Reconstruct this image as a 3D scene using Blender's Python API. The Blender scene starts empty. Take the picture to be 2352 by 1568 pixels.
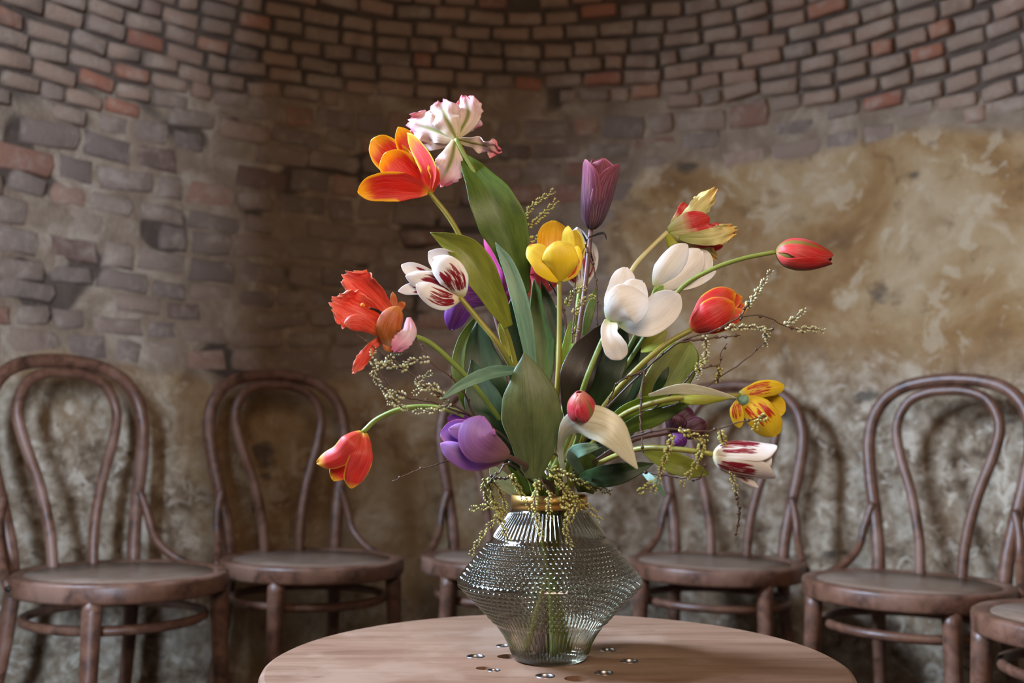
import bpy, bmesh, math, random
from mathutils import Vector, Matrix, noise
random.seed(7)
R_ = math.radians
scene = bpy.context.scene
col = scene.collection

# ------------------------------------------------------------------ camera
F_PX, W_PX, H_PX = 2290.0, 2352.0, 1568.0
CAM_H, PITCH = 0.724, math.atan(236 / 2290)
cam_d = bpy.data.cameras.new('camera')
cam = bpy.data.objects.new('camera', cam_d); col.objects.link(cam)
cam.location = (0, 0, CAM_H); cam.rotation_euler = (math.pi / 2 + PITCH, 0, 0)
cam_d.sensor_width = 36; cam_d.lens = F_PX / W_PX * 36
cam_d.clip_start = 0.02; cam_d.clip_end = 50
cam_d.dof.use_dof = True; cam_d.dof.focus_distance = 1.08; cam_d.dof.aperture_fstop = 4.2
scene.camera = cam

# ------------------------------------------------------------------ world, lights, exposure
world = bpy.data.worlds.new('world'); scene.world = world; world.use_nodes = True
world.node_tree.nodes['Background'].inputs[0].default_value = (1.0, 0.52, 0.26, 1)
world.node_tree.nodes['Background'].inputs[1].default_value = 0.05

def area_light(name, loc, target, sx, sy, power, color, spread=180):
    d = bpy.data.lights.new(name, 'AREA'); d.shape = 'RECTANGLE'; d.size = sx; d.size_y = sy
    d.energy = power; d.color = color; d.spread = R_(spread)
    o = bpy.data.objects.new(name, d); col.objects.link(o); o.location = loc
    o.rotation_euler = (Vector(target) - Vector(loc)).to_track_quat('-Z', 'Y').to_euler()
    return o
COOL = (0.57, 0.74, 1.0); WARM = (1.0, 0.79, 0.60)
# daylight from the opening high in the left of the room
area_light('daylight_left_opening', (-1.24, 1.28, 1.70), (0.26, 1.38, 0.85), 0.42, 0.55, 54, COOL, 104)
# daylight from the doorway behind the camera, cut on one side by the added blocker
area_light('daylight_doorway', (0.10, -2.5, 1.25), (-0.9, 2.2, 0.9), 0.20, 1.3, 330, COOL)
# warm fill light, added unseen above and behind the camera
area_light('warm_fill', (0.15, -0.05, 1.42), (0.0, 2.2, 1.0), 0.6, 0.5, 15.5, WARM)

vs = scene.view_settings
vs.view_transform = 'Standard'; vs.look = 'None'; vs.exposure = 0.0; vs.gamma = 1.0; vs.use_curve_mapping = False
scene.cycles.use_denoising = True
scene.cycles.use_adaptive_sampling = True; scene.cycles.adaptive_threshold = 0.07
scene.cycles.max_bounces = 8; scene.cycles.transmission_bounces = 8; scene.cycles.glossy_bounces = 3; scene.cycles.transparent_max_bounces = 8
scene.cycles.diffuse_bounces = 3; scene.cycles.sample_clamp_indirect = 6.0

# ------------------------------------------------------------------ helpers
def pix(px, py, depth):
    """world point on the photo's ray through (px, py) at plan distance `depth` from the camera"""
    x = (px - W_PX / 2) / F_PX; y = (H_PX / 2 - py) / F_PX
    c, s = math.cos(PITCH), math.sin(PITCH)
    d = Vector((x, c - y * s, s + y * c))
    return Vector((0, 0, CAM_H)) + d * (depth / d.y)

def srgb(r, g, b):
    f = lambda v: (v / 255 / 12.92) if v <= 10 else ((v / 255 + .055) / 1.055) ** 2.4
    return (f(r), f(g), f(b), 1)

def obj(name, me, mat=None, parent=None, smooth=True):
    if isinstance(me, bmesh.types.BMesh):
        m = bpy.data.meshes.new(name); me.to_mesh(m); me.free(); me = m
    if mat is not None and not me.materials: me.materials.append(mat)
    if smooth and me.polygons:
        me.polygons.foreach_set('use_smooth', [True] * len(me.polygons))
    o = bpy.data.objects.new(name, me); col.objects.link(o)
    if parent is not None: o.parent = parent
    return o

def mesh_from(name, verts, faces, uvs=None):
    m = bpy.data.meshes.new(name); m.from_pydata(verts, [], faces); m.update()
    if uvs is not None:
        l = m.uv_layers.new(name='UVMap')
        for p in m.polygons:
            for li in p.loop_indices:
                l.data[li].uv = uvs[m.loops[li].vertex_index]
    return m

def tag(o, label=None, cat=None, group=None, kind=None):
    if label: o['label'] = label
    if cat: o['category'] = cat
    if group: o['group'] = group
    if kind: o['kind'] = kind
    return o

def empty(name, loc=(0, 0, 0), rz=0):
    o = bpy.data.objects.new(name, None); col.objects.link(o)
    o.location = loc; o.rotation_euler = (0, 0, rz); o.empty_display_size = 0.05
    return o

def catmull(pts, n, closed=False):
    pts = [Vector(p) for p in pts]; m = len(pts); out = []
    if closed:
        for i in range(n):
            t = i / n * m; k = int(t); f = t - k
            a, b, c, d = (pts[(k + j) % m] for j in (-1, 0, 1, 2))
            out.append(.5 * (2 * b + (c - a) * f + (2 * a - 5 * b + 4 * c - d) * f * f + (3 * b - a - 3 * c + d) * f ** 3))
        return out
    if m == 2: return [pts[0].lerp(pts[1], i / (n - 1)) for i in range(n)]
    ext = [2 * pts[0] - pts[1]] + pts + [2 * pts[-1] - pts[-2]]
    for i in range(n):
        t = i / (n - 1) * (m - 1); k = min(int(t), m - 2); f = t - k
        a, b, c, d = ext[k:k + 4]
        out.append(.5 * (2 * b + (c - a) * f + (2 * a - 5 * b + 4 * c - d) * f * f + (3 * b - a - 3 * c + d) * f ** 3))
    return out

def lerp_tab(tab, v):
    if v <= tab[0][0]: return tab[0][1]
    for (a, x), (b, y) in zip(tab, tab[1:]):
        if v <= b:
            t = (v - a) / (b - a); t = t * t * (3 - 2 * t) * .5 + t * .5
            return x + (y - x) * t
    return tab[-1][1]

def tube_data(path, radii, seg=8, closed=False, flat=1.0):
    n = len(path); verts = []; faces = []
    if not isinstance(radii, (list, tuple)): radii = [radii] * n
    T0 = (path[1] - path[0]).normalized()
    N = T0.orthogonal().normalized()
    for i, p in enumerate(path):
        if closed: T = (path[(i + 1) % n] - path[i - 1]).normalized()
        else: T = (path[min(i + 1, n - 1)] - path[max(i - 1, 0)]).normalized()
        N = (N - T * N.dot(T)).normalized(); B = T.cross(N)
        for k in range(seg):
            a = 2 * math.pi * k / seg
            verts.append(p + (N * math.cos(a) + B * math.sin(a) * flat) * radii[i])
    for i in range(n if closed else n - 1):
        j = (i + 1) % n
        for k in range(seg):
            k2 = (k + 1) % seg
            faces.append((i * seg + k, i * seg + k2, j * seg + k2, j * seg + k))
    if not closed:
        faces.append(tuple(range(seg - 1, -1, -1))); faces.append(tuple((n - 1) * seg + k for k in range(seg)))
    return verts, faces

def tube(name, pts, r0, r1=None, mat=None, parent=None, n=24, seg=8, closed=False):
    path = catmull(pts, n, closed)
    r1 = r0 if r1 is None else r1
    radii = [r0 + (r1 - r0) * i / (n - 1) for i in range(n)]
    v, f = tube_data(path, radii, seg, closed)
    return obj(name, mesh_from(name, v, f), mat, parent)

def lathe(name, prof, seg=64, mat=None, parent=None, close=False):
    verts = []; faces = []; m = len(prof)
    for k in range(seg):
        a = 2 * math.pi * k / seg; c, s = math.cos(a), math.sin(a)
        verts += [(r * c, r * s, z) for r, z in prof]
    for k in range(seg):
        k2 = (k + 1) % seg
        for i in range(m if close else m - 1):
            i2 = (i + 1) % m
            faces.append((k * m + i, k2 * m + i, k2 * m + i2, k * m + i2))
    return obj(name, mesh_from(name, verts, faces), mat, parent)

def smooth01(a, b, x):
    t = max(0.0, min(1.0, (x - a) / (b - a))); return t * t * (3 - 2 * t)

# ------------------------------------------------------------------ material helpers
class NT:
    def __init__(self, name):
        self.mat = bpy.data.materials.new(name); self.mat.use_nodes = True
        self.t = self.mat.node_tree; self.t.nodes.clear()
        self.out = self.t.nodes.new('ShaderNodeOutputMaterial')
    def n(self, typ, **kw):
        o = self.t.nodes.new('ShaderNode' + typ)
        for k, v in kw.items(): setattr(o, k, v)
        return o
    def l(self, a, b): self.t.links.new(a, b)
    def put(self, sock, v):
        if hasattr(v, 'is_linked') or hasattr(v, 'links'): self.l(v, sock)
        else: sock.default_value = v
    def math(self, op, a, b=0.0, c=None, clamp=False):
        o = self.n('Math', operation=op, use_clamp=clamp)
        self.put(o.inputs[0], a); self.put(o.inputs[1], b)
        if c is not None: self.put(o.inputs[2], c)
        return o.outputs[0]
    def mix(self, f, a, b, mode='MIX'):
        o = self.n('Mix', data_type='RGBA', blend_type=mode, clamp_factor=True)
        self.put(o.inputs[0], f); self.put(o.inputs[6], a); self.put(o.inputs[7], b)
        return o.outputs[2]
    def ramp(self, f, stops, interp='LINEAR'):
        o = self.n('ValToRGB'); r = o.color_ramp; r.interpolation = interp
        while len(r.elements) < len(stops): r.elements.new(.5)
        for e, (p, c) in zip(r.elements, stops): e.position = p; e.color = c if len(c) == 4 else (*c, 1)
        self.put(o.inputs[0], f); return o.outputs[0]
    def noise(self, vec, scale, detail=4, rough=.55, dist=0.0):
        o = self.n('TexNoise'); self.l(vec, o.inputs['Vector'])
        o.inputs['Scale'].default_value = scale; o.inputs['Detail'].default_value = detail
        o.inputs['Roughness'].default_value = rough; o.inputs['Distortion'].default_value = dist
        return o.outputs['Fac']
    def smooth(self, x, a, b):
        o = self.n('MapRange', interpolation_type='SMOOTHSTEP')
        self.put(o.inputs[0], x); o.inputs[1].default_value = a; o.inputs[2].default_value = b
        return o.outputs[0]
    def pos(self): return self.n('NewGeometry').outputs['Position']
    def mapped(self, vec, scale):
        o = self.n('Mapping'); self.l(vec, o.inputs[0]); o.inputs['Scale'].default_value = scale; return o.outputs[0]
    def bump(self, h, strength, dist=.01):
        o = self.n('Bump'); self.put(o.inputs['Height'], h)
        o.inputs['Strength'].default_value = strength; o.inputs['Distance'].default_value = dist
        return o.outputs[0]
    def bsdf(self, color, rough=.7, normal=None, **kw):
        o = self.n('BsdfPrincipled'); self.put(o.inputs['Base Color'], color); self.put(o.inputs['Roughness'], rough)
        if normal is not None: self.l(normal, o.inputs['Normal'])
        for k, v in kw.items(): self.put(o.inputs[k], v)
        return o.outputs[0]
    def done(self, sh): self.l(sh, self.out.inputs[0]); return self.mat

def brick_material(name, from_attr, stone=False):
    t = NT(name); p = t.pos()
    if from_attr: rnd = t.n('Attribute', attribute_name='rnd').outputs['Fac']
    else: rnd = t.n('ObjectInfo').outputs['Random']
    c = t.ramp(rnd, [(0, srgb(138, 118, 102)), (.3, srgb(148, 124, 106)), (.5, srgb(130, 114, 102)), (.7, srgb(150, 122, 104)),
                     (.86, srgb(144, 126, 110)), (.93, srgb(156, 112, 88)), (.97, srgb(146, 92, 70)), (1, srgb(118, 106, 98))])
    if stone: c = t.ramp(rnd, [(0, srgb(122, 106, 96)), (.3, srgb(138, 118, 104)), (.55, srgb(112, 98, 90)), (.8, srgb(148, 130, 114)), (.92, srgb(144, 104, 84)), (1, srgb(88, 78, 74))])
    n1 = t.noise(p, 14, 6, .6); n2 = t.noise(p, 60, 4, .6)
    bloom = t.smooth(t.math('ADD', t.math('MULTIPLY', n1, .7), t.math('MULTIPLY', n2, .3)), .46, .66)
    c = t.mix(t.math('MULTIPLY', bloom, .55), c, srgb(168, 156, 142))
    grime = t.smooth(t.noise(p, 5, 5, .6), .56, .70)
    c = t.mix(t.math('MULTIPLY', grime, .55), c, srgb(84, 72, 62))
    b = t.bump(t.math('ADD', n2, t.noise(p, 160, 3)), .55, .004)
    c = t.mix(1.0, c, (.80, .72, .66, 1), 'MULTIPLY')
    return t.done(t.bsdf(c, .88, b))
M = {}
M['brick'] = brick_material('brick', False)
M['stone'] = brick_material('rubble_stone', False, True)
M['stone_far'] = brick_material('rubble_rest', True, True)
M['brick_far'] = brick_material('brick_rest', True)

def wall_material():
    t = NT('wall_mortar_and_plaster'); p = t.pos()
    cov = t.n('Attribute', attribute_name='cover').outputs['Fac']      # 0 open joints .. 1 plastered over
    low = t.n('Attribute', attribute_name='low').outputs['Fac']        # limewash low on the wall, held back where the middle's shade is coloured in
    n1 = t.noise(p, 3.2, 6, .62, .4); n2 = t.noise(p, 9, 7, .65, .6); n3 = t.noise(p, 38, 5, .6)
    joint = t.ramp(n2, [(.3, srgb(62, 50, 42)), (.7, srgb(98, 82, 68))])
    pl = t.ramp(n1, [(.30, srgb(112, 80, 46)), (.43, srgb(146, 110, 66)), (.52, srgb(162, 132, 92)), (.64, srgb(178, 154, 120)), (.75, srgb(142, 110, 72))])
    pl = t.mix(t.math('MULTIPLY', t.smooth(n2, .55, .68), .65), pl, srgb(192, 174, 146))
    pl = t.mix(t.math('MULTIPLY', t.smooth(n2, .46, .34), .6), pl, srgb(106, 76, 44))
    lime = t.ramp(t.math('ADD', t.math('MULTIPLY', n2, .55), t.math('MULTIPLY', n3, .45)),
                  [(.38, srgb(98, 80, 62)), (.47, srgb(142, 124, 102)), (.54, srgb(170, 156, 136)), (.64, srgb(202, 190, 172))])
    stain = t.smooth(t.noise(t.mapped(p, (1, 1, .5)), 4.5, 5, .6), .5, .62)
    lime = t.mix(t.math('MULTIPLY', stain, .5), lime, srgb(124, 96, 66))
    spots = t.smooth(t.noise(p, 17, 6, .7, .8), .56, .60)
    lime = t.mix(t.math('MULTIPLY', spots, .75), lime, srgb(208, 196, 178))
    pits = t.smooth(t.noise(p, 23, 5, .65, .5), .40, .35)
    lime = t.mix(t.math('MULTIPLY', pits, .7), lime, srgb(98, 78, 58))
    pl = t.mix(t.math('MULTIPLY', t.smooth(t.noise(p, 11, 6, .7, .6), .57, .61), .5), pl, srgb(194, 176, 148))
    pl = t.mix(low, pl, lime)
    mid = t.ramp(n2, [(.3, srgb(112, 92, 74)), (.5, srgb(140, 120, 100)), (.7, srgb(176, 160, 142))])
    c = t.mix(t.smooth(cov, .05, .17), joint, mid)
    c = t.mix(t.smooth(cov, .5, .8), c, pl)
    black = t.smooth(t.noise(t.mapped(p, (1, 1, 1.6)), 5.3, 3, .5), .66, .73)
    c = t.mix(t.math('MULTIPLY', black, .75), c, srgb(52, 44, 38))
    b = t.bump(t.math('ADD', t.math('MULTIPLY', n3, .9), t.math('ADD', n2, t.math('MULTIPLY', t.noise(p, 120, 4), .35))), .6, .012)
    c = t.mix(1.0, c, (.78, .74, .70, 1), 'MULTIPLY')
    return t.done(t.bsdf(c, .92, b))
M['wall'] = wall_material()

def simple_noise(name, stops, scale, rough, bstr=.2, bscale=60, vecscale=(1, 1, 1), coord='Object', **kw):
    t = NT(name); p = t.mapped(t.n('TexCoord').outputs[coord], vecscale)
    n = t.noise(p, scale, 6, .6, .3)
    b = t.bump(t.noise(p, bscale, 3), bstr, .002)
    return t.done(t.bsdf(t.ramp(n, stops), rough, b, **kw))
M['floor'] = simple_noise('floor_stone', [(.3, srgb(70, 56, 44)), (.7, srgb(104, 84, 66))], 6, .9, .5)

def wood_material(name, dark, mid, light, rough=.5, wear=None, axis=(1, 14, 14), sc=4):
    t = NT(name); o = t.n('TexCoord').outputs['Object']
    g = t.noise(t.mapped(o, axis), sc, 6, .65, .8); n2 = t.noise(o, 7, 5, .6)
    c = t.ramp(g, [(.3, dark), (.5, mid), (.7, light)])
    if wear:
        c = t.mix(t.math('MULTIPLY', t.smooth(n2, .5, .66), .6), c, wear)
    c = t.mix(t.math('MULTIPLY', t.smooth(t.noise(o, 16, 4, .6), .62, .7), .6), c, dark)
    b = t.bump(g, .15, .002)
    return t.done(t.bsdf(c, t.math('ADD', t.math('MULTIPLY', n2, .25), rough - .12), b, **{'Specular IOR Level': .4}))
M['chair'] = wood_material('worn_bentwood', srgb(54, 34, 26), srgb(96, 64, 48), srgb(114, 80, 62), .42, srgb(132, 100, 84), (3, 3, 3), 9)
M['seat'] = wood_material('seat_plywood', srgb(88, 68, 56), srgb(120, 98, 82), srgb(134, 112, 96), .34, srgb(142, 122, 108), (2, 16, 4), 3)
M['table'] = wood_material('table_plywood', srgb(104, 74, 54), srgb(126, 94, 73), srgb(138, 107, 86), .5, srgb(148, 120, 100), (1.2, 12, 4), 3)
M['dark_hole'] = simple_noise('dark_hole', [(.3, srgb(40, 24, 14)), (.7, srgb(60, 36, 20))], 20, .8)

def metal(name, c, rough):
    t = NT(name); n = t.noise(t.n('TexCoord').outputs['Object'], 40, 3)
    return t.done(t.bsdf(c, t.math('ADD', t.math('MULTIPLY', n, .15), rough), None, Metallic=1.0))
M['steel'] = metal('steel', srgb(140, 134, 132), .3)
M['gold'] = metal('brushed_gold', srgb(206, 160, 92), .26)
M['iron'] = metal('dark_iron', srgb(60, 56, 54), .45)

def glass_material():
    t = NT('smoked_glass'); n = t.noise(t.n('TexCoord').outputs['Object'], 30, 2)
    tint = t.ramp(n, [(.3, (.60, .59, .49, 1)), (.7, (.70, .69, .59, 1))])
    rf = t.n('BsdfRefraction'); t.put(rf.inputs['Color'], tint); rf.inputs['Roughness'].default_value = .0; rf.inputs['IOR'].default_value = 1.14
    tr = t.n('BsdfTransparent'); t.put(tr.inputs[0], tint)
    mx = t.n('MixShader'); mx.inputs[0].default_value = .6; t.l(tr.outputs[0], mx.inputs[1]); t.l(rf.outputs[0], mx.inputs[2])
    gl = t.n('BsdfGlossy'); gl.inputs['Roughness'].default_value = .11
    fr = t.n('Fresnel'); fr.inputs['IOR'].default_value = 1.52
    m2 = t.n('MixShader'); t.l(t.math('MULTIPLY', fr.outputs[0], 1.7, None, True), m2.inputs[0]); t.l(mx.outputs[0], m2.inputs[1]); t.l(gl.outputs[0], m2.inputs[2])
    return t.done(m2.outputs[0])
M['glass'] = glass_material()

def petal_material(name, stops, edge=None, edge_at=.75, flame=None, flame_amt=.5, flame_sc=7, rib=None, rough=.42, trans=.28, streak=.25, inner=None):
    """stops: colour along the petal (v); edge: rim colour; flame: feathered streak colour; rib: midrib colour; inner: colour of the inside face"""
    t = NT(name); uv = t.n('UVMap').outputs[0]
    s = t.n('SeparateXYZ'); t.l(uv, s.inputs[0]); v = s.outputs[1]
    u = t.math('ABSOLUTE', t.math('MULTIPLY', t.math('SUBTRACT', s.outputs[0], .5), 2.0))
    oi = t.n('ObjectInfo').outputs['Random']
    off = t.n('CombineXYZ'); t.l(t.math('MULTIPLY', oi, 37.0), off.inputs[0]); t.l(t.math('MULTIPLY', oi, 11.0), off.inputs[2])
    va = t.n('VectorMath', operation='ADD'); t.l(uv, va.inputs[0]); t.l(off.outputs[0], va.inputs[1]); vec = va.outputs[0]
    st = t.noise(t.mapped(vec, (16, 1.1, 1)), 2.2, 4, .6, .3)
    c = t.ramp(v, stops)
    if inner:
        c = t.mix(t.n('NewGeometry').outputs['Backfacing'], c, inner)
    c = t.mix(t.math('MULTIPLY', t.smooth(st, .40, .70), streak), c, t.mix(.5, c, (.02, .01, .01, 1), 'MULTIPLY'))
    c = t.mix(t.math('MULTIPLY', t.smooth(st, .55, .36), streak * .5), c, t.mix(.4, c, (1, 1, 1, 1), 'SCREEN'))
    if flame:
        fl = t.noise(t.mapped(vec, (flame_sc, 1.5, 1)), 1.5, 4, .6, .6)
        win = t.math('MULTIPLY', t.smooth(v, .04, .25), t.smooth(v, .98, .62))
        win = t.math('MULTIPLY', win, t.smooth(u, 1.0, .55))
        f = t.smooth(t.math('MULTIPLY', fl, win), .60 - flame_amt * .45, .70 - flame_amt * .45)
        c = t.mix(f, c, flame)
    if rib:
        r = t.math('MULTIPLY', t.smooth(t.math('ADD', u, t.math('MULTIPLY', v, .18)), .34, .10), t.smooth(v, 1.0, .6))
        c = t.mix(t.math('MULTIPLY', r, .9), c, rib)
    if edge:
        wob = t.math('MULTIPLY', t.math('SUBTRACT', st, .5), .30)
        d = t.math('MAXIMUM', t.math('MULTIPLY', u, t.smooth(v, .12, .5)), t.math('ADD', t.math('MULTIPLY', v, .92), t.math('MULTIPLY', u, .06)))
        e = t.smooth(t.math('ADD', d, wob), edge_at - .08, edge_at + .10)
        c = t.mix(e, c, edge)
    nb = t.bump(st, .25, .0015)
    p = t.bsdf(c, rough, nb, **{'Specular IOR Level': .35, 'Sheen Weight': .08})
    tr = t.n('BsdfTranslucent'); t.l(c, tr.inputs[0])
    mx = t.n('MixShader'); mx.inputs[0].default_value = trans
    t.l(p, mx.inputs[1]); t.l(tr.outputs[0], mx.inputs[2])
    return t.done(mx.outputs[0])
S = srgb
M['p_redyellow'] = petal_material('petal_red_yellow_edge', [(0, S(232, 160, 30)), (.12, S(214, 52, 22)), (.6, S(210, 30, 18)), (1, S(226, 70, 22))], S(244, 186, 30), .80)
M['p_pinkparrot'] = petal_material('petal_pale_pink', [(0, S(214, 200, 150)), (.35, S(228, 206, 190)), (.75, S(230, 196, 200)), (.93, S(232, 140, 150)), (1, S(224, 110, 126))], rib=S(120, 128, 30), streak=.4, rough=.5)
M['p_mauve'] = petal_material('petal_dusky_mauve', [(0, S(96, 60, 66)), (.4, S(106, 62, 88)), (.8, S(140, 66, 92)), (1, S(150, 74, 98))], S(176, 90, 112), .93, streak=.5)
M['p_yellow'] = petal_material('petal_yellow', [(0, S(236, 200, 36)), (.5, S(246, 214, 44)), (1, S(250, 228, 90))], streak=.12)
M['p_yellowin'] = petal_material('petal_golden_inside', [(0, S(236, 150, 16)), (.5, S(244, 176, 24)), (1, S(248, 206, 50))], streak=.3)
M['p_whitered'] = petal_material('petal_white_crimson_flame', [(0, S(226, 210, 150)), (.2, S(240, 230, 214)), (1, S(244, 240, 240))], flame=S(140, 16, 40), flame_amt=.46, flame_sc=10, streak=.10)
M['p_magenta'] = petal_material('petal_magenta', [(0, S(150, 60, 150)), (.5, S(196, 40, 140)), (1, S(200, 30, 110))], streak=.3)
M['p_violet'] = petal_material('petal_violet', [(0, S(90, 20, 90)), (.5, S(112, 34, 132)), (1, S(120, 44, 150))], streak=.4)
M['p_crimson'] = petal_material('petal_crimson', [(0, S(210, 110, 100)), (.4, S(176, 26, 50)), (1, S(190, 40, 70))], streak=.3)
M['p_orange'] = petal_material('petal_orange_red', [(0, S(240, 130, 40)), (.3, S(230, 70, 36)), (.8, S(234, 76, 56)), (1, S(244, 150, 130))], S(246, 150, 110), .95, streak=.45)
M['p_amber'] = petal_material('petal_amber_outside', [(0, S(220, 190, 150)), (.25, S(190, 110, 40)), (.8, S(196, 92, 30)), (1, S(214, 140, 60))], streak=.4)
M['p_pinkwhite'] = petal_material('petal_pink_white', [(0, S(240, 170, 190)), (.5, S(240, 214, 228)), (1, S(236, 130, 180))], streak=.3)
M['p_redpink'] = petal_material('petal_coral_yellow_tip', [(0, S(236, 200, 60)), (.1, S(226, 80, 50)), (.5, S(222, 62, 60)), (.85, S(224, 54, 40)), (1, S(240, 190, 60))], S(246, 206, 60), .90, streak=.3)
M['p_purple'] = petal_material('petal_purple', [(0, S(160, 112, 104)), (.3, S(150, 96, 138)), (.6, S(168, 116, 196)), (1, S(176, 138, 224))], S(220, 120, 196), .94, streak=.2)
M['p_budpink'] = petal_material('petal_pink_green_bud', [(0, S(120, 130, 50)), (.25, S(210, 70, 80)), (.7, S(220, 54, 74)), (1, S(224, 150, 130))], rib=S(132, 140, 70), streak=.4)
M['p_budred'] = petal_material('petal_red_green_bud', [(0, S(190, 150, 90)), (.15, S(222, 74, 70)), (.7, S(216, 40, 40)), (1, S(190, 60, 50))], rib=S(126, 134, 60), streak=.3)
M['p_white'] = petal_material('petal_white', [(0, S(206, 216, 150)), (.18, S(246, 242, 234)), (1, S(252, 248, 246))], streak=.20, trans=.32)
M['p_cream'] = petal_material('petal_cream_green', [(0, S(150, 160, 70)), (.35, S(206, 200, 130)), (.8, S(232, 218, 150)), (1, S(238, 196, 90))], streak=.45)
M['p_scarlet'] = petal_material('petal_scarlet_cream', [(0, S(160, 170, 80)), (.35, S(214, 190, 140)), (.55, S(206, 34, 40)), (1, S(214, 60, 44))], streak=.4)
M['p_red'] = petal_material('petal_red', [(0, S(220, 120, 60)), (.12, S(210, 44, 38)), (.7, S(212, 40, 36)), (1, S(226, 90, 30))], S(240, 180, 36), .90, streak=.25)
M['p_yellowred'] = petal_material('petal_yellow_red_flame', [(0, S(150, 200, 130)), (.12, S(226, 190, 40)), (1, S(246, 212, 34))], flame=S(196, 50, 24), flame_amt=.36, flame_sc=7, streak=.2)
M['p_maroon'] = petal_material('petal_maroon', [(0, S(60, 14, 30)), (.5, S(74, 18, 40)), (1, S(92, 22, 60))], streak=.4)

def leaf_material(name, c1, c2, rough=.42, trans=.2, edge=None, back=None):
    t = NT(name); uv = t.n('UVMap').outputs[0]; s = t.n('SeparateXYZ'); t.l(uv, s.inputs[0])
    oi = t.n('ObjectInfo').outputs['Random']; off = t.n('CombineXYZ'); t.l(t.math('MULTIPLY', oi, 23.0), off.inputs[0])
    va = t.n('VectorMath', operation='ADD'); t.l(uv, va.inputs[0]); t.l(off.outputs[0], va.inputs[1]); vec = va.outputs[0]
    st = t.noise(t.mapped(vec, (22, .8, 1)), 2.5, 3, .6); bl = t.noise(t.mapped(vec, (2, 2, 1)), 2.2, 5, .6)
    c = t.ramp(bl, [(.32, c1), (.68, c2)])
    if back: c = t.mix(t.n('NewGeometry').outputs['Backfacing'], c, back)
    c = t.mix(t.math('MULTIPLY', t.smooth(st, .42, .66), .35), c, t.mix(.6, c, (.1, .12, .06, 1), 'MULTIPLY'))
    u = t.math('ABSOLUTE', t.math('MULTIPLY', t.math('SUBTRACT', s.outputs[0], .5), 2.0))
    c = t.mix(t.math('MULTIPLY', t.smooth(u, .06, .0), .4), c, t.mix(.7, c, (.2, .22, .1, 1), 'MULTIPLY'))
    c = t.mix(t.math('MULTIPLY', t.smooth(u, .95, 1.0), .5), c, edge or c2)
    p = t.bsdf(c, rough, t.bump(st, .25, .001), **{'Specular IOR Level': .45})
    tr = t.n('BsdfTranslucent'); t.l(c, tr.inputs[0])
    mx = t.n('MixShader'); mx.inputs[0].default_value = trans
    t.l(p, mx.inputs[1]); t.l(tr.outputs[0], mx.inputs[2])
    return t.done(mx.outputs[0])
M['l_green'] = leaf_material('leaf_green', S(66, 90, 26), S(98, 122, 42))
M['l_olive'] = leaf_material('leaf_olive', S(108, 118, 28), S(140, 146, 48))
M['l_grey'] = leaf_material('leaf_grey_green', S(84, 100, 60), S(112, 126, 80))
M['l_blue'] = leaf_material('leaf_blue_green', S(104, 144, 124), S(140, 176, 150), .35)
M['l_dark'] = leaf_material('leaf_dark_green', S(26, 46, 18), S(44, 70, 28))
M['l_brown'] = leaf_material('leaf_dark_brown', S(34, 24, 20), S(50, 38, 28))
M['l_pale'] = leaf_material('leaf_pale_underside', S(214, 208, 176), S(236, 234, 214), .28)
M['l_fresh'] = leaf_material('leaf_fresh_green', S(96, 128, 30), S(130, 160, 50))
M['l_yellow'] = leaf_material('leaf_yellow_green', S(150, 154, 40), S(176, 176, 70))
def stem_mat(name, a, b): return simple_noise(name, [(.3, a), (.7, b)], 14, .45, .1, 80, (1, 1, .3))
M['stem'] = stem_mat('stem_green', S(104, 126, 46), S(134, 150, 70))
M['stem_olive'] = stem_mat('stem_olive', S(122, 116, 40), S(146, 140, 60))
M['stem_pale'] = stem_mat('stem_pale', S(176, 166, 110), S(200, 190, 136))
M['stem_dark'] = stem_mat('stem_dark', S(84, 58, 56), S(116, 84, 82))
M['twig'] = stem_mat('twig_bark', S(60, 42, 34), S(98, 74, 60))
M['bud_green'] = simple_noise('bud_yellow_green', [(.3, S(150, 144, 60)), (.7, S(200, 196, 124))], 90, .5)
M['bud_pale'] = simple_noise('bud_pale_green', [(.3, S(158, 160, 116)), (.7, S(206, 204, 168))], 90, .5)

# ------------------------------------------------------------------ the round room
RC = Vector((0.02, 1.47)); RW = 1.40; Z_SPRING = 1.22
def room_r(z):
    if z <= Z_SPRING: return RW
    k = (z - Z_SPRING) / 2.05
    return RW * math.sqrt(max(0.0, 1 - k * k))
def room_pt(phi, z, inset=0.0):
    """phi: 90 deg is straight ahead of the camera"""
    r = room_r(z) - inset
    return Vector((RC.x + r * math.cos(phi), RC.y + r * math.sin(phi), z))
def dome_bound(phi):            # height where the neat brick courses of the dome begin
    x = math.degrees(phi) - 92; return 1.76 - .00009 * x * x
def cover(phi, z):
    """how far mortar or plaster hides the brickwork: 0 open joints .. 1 plastered over"""
    d = math.degrees(phi); p = Vector((math.cos(phi) * 1.4, math.sin(phi) * 1.4, z))
    n = noise.fractal(p * 3.1, 1.0, 2.0, 4) * .5; n2 = noise.noise(p * 9.0)
    db = dome_bound(phi)
    up = smooth01(db + .10, db - .10, z + n * .05)             # 0 in the dome
    right = smooth01(92, 70, d + n * 14)                       # plaster to the right
    low = smooth01(1.00, .80, z + n * .20)                     # plaster low down
    c = .25 + .22 * n + .10 * n2 + .66 * max(low, right * smooth01(1.62, 1.42, z + n * .1))
    gap = max(0.0, noise.noise(p * 7.0 + Vector((5, 2, 9))) - .22) * 1.6 * (1 - max(low, right))
    return max(0.0, min(1.0, (c - gap) * up + .03 * (1 - up)))

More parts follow.
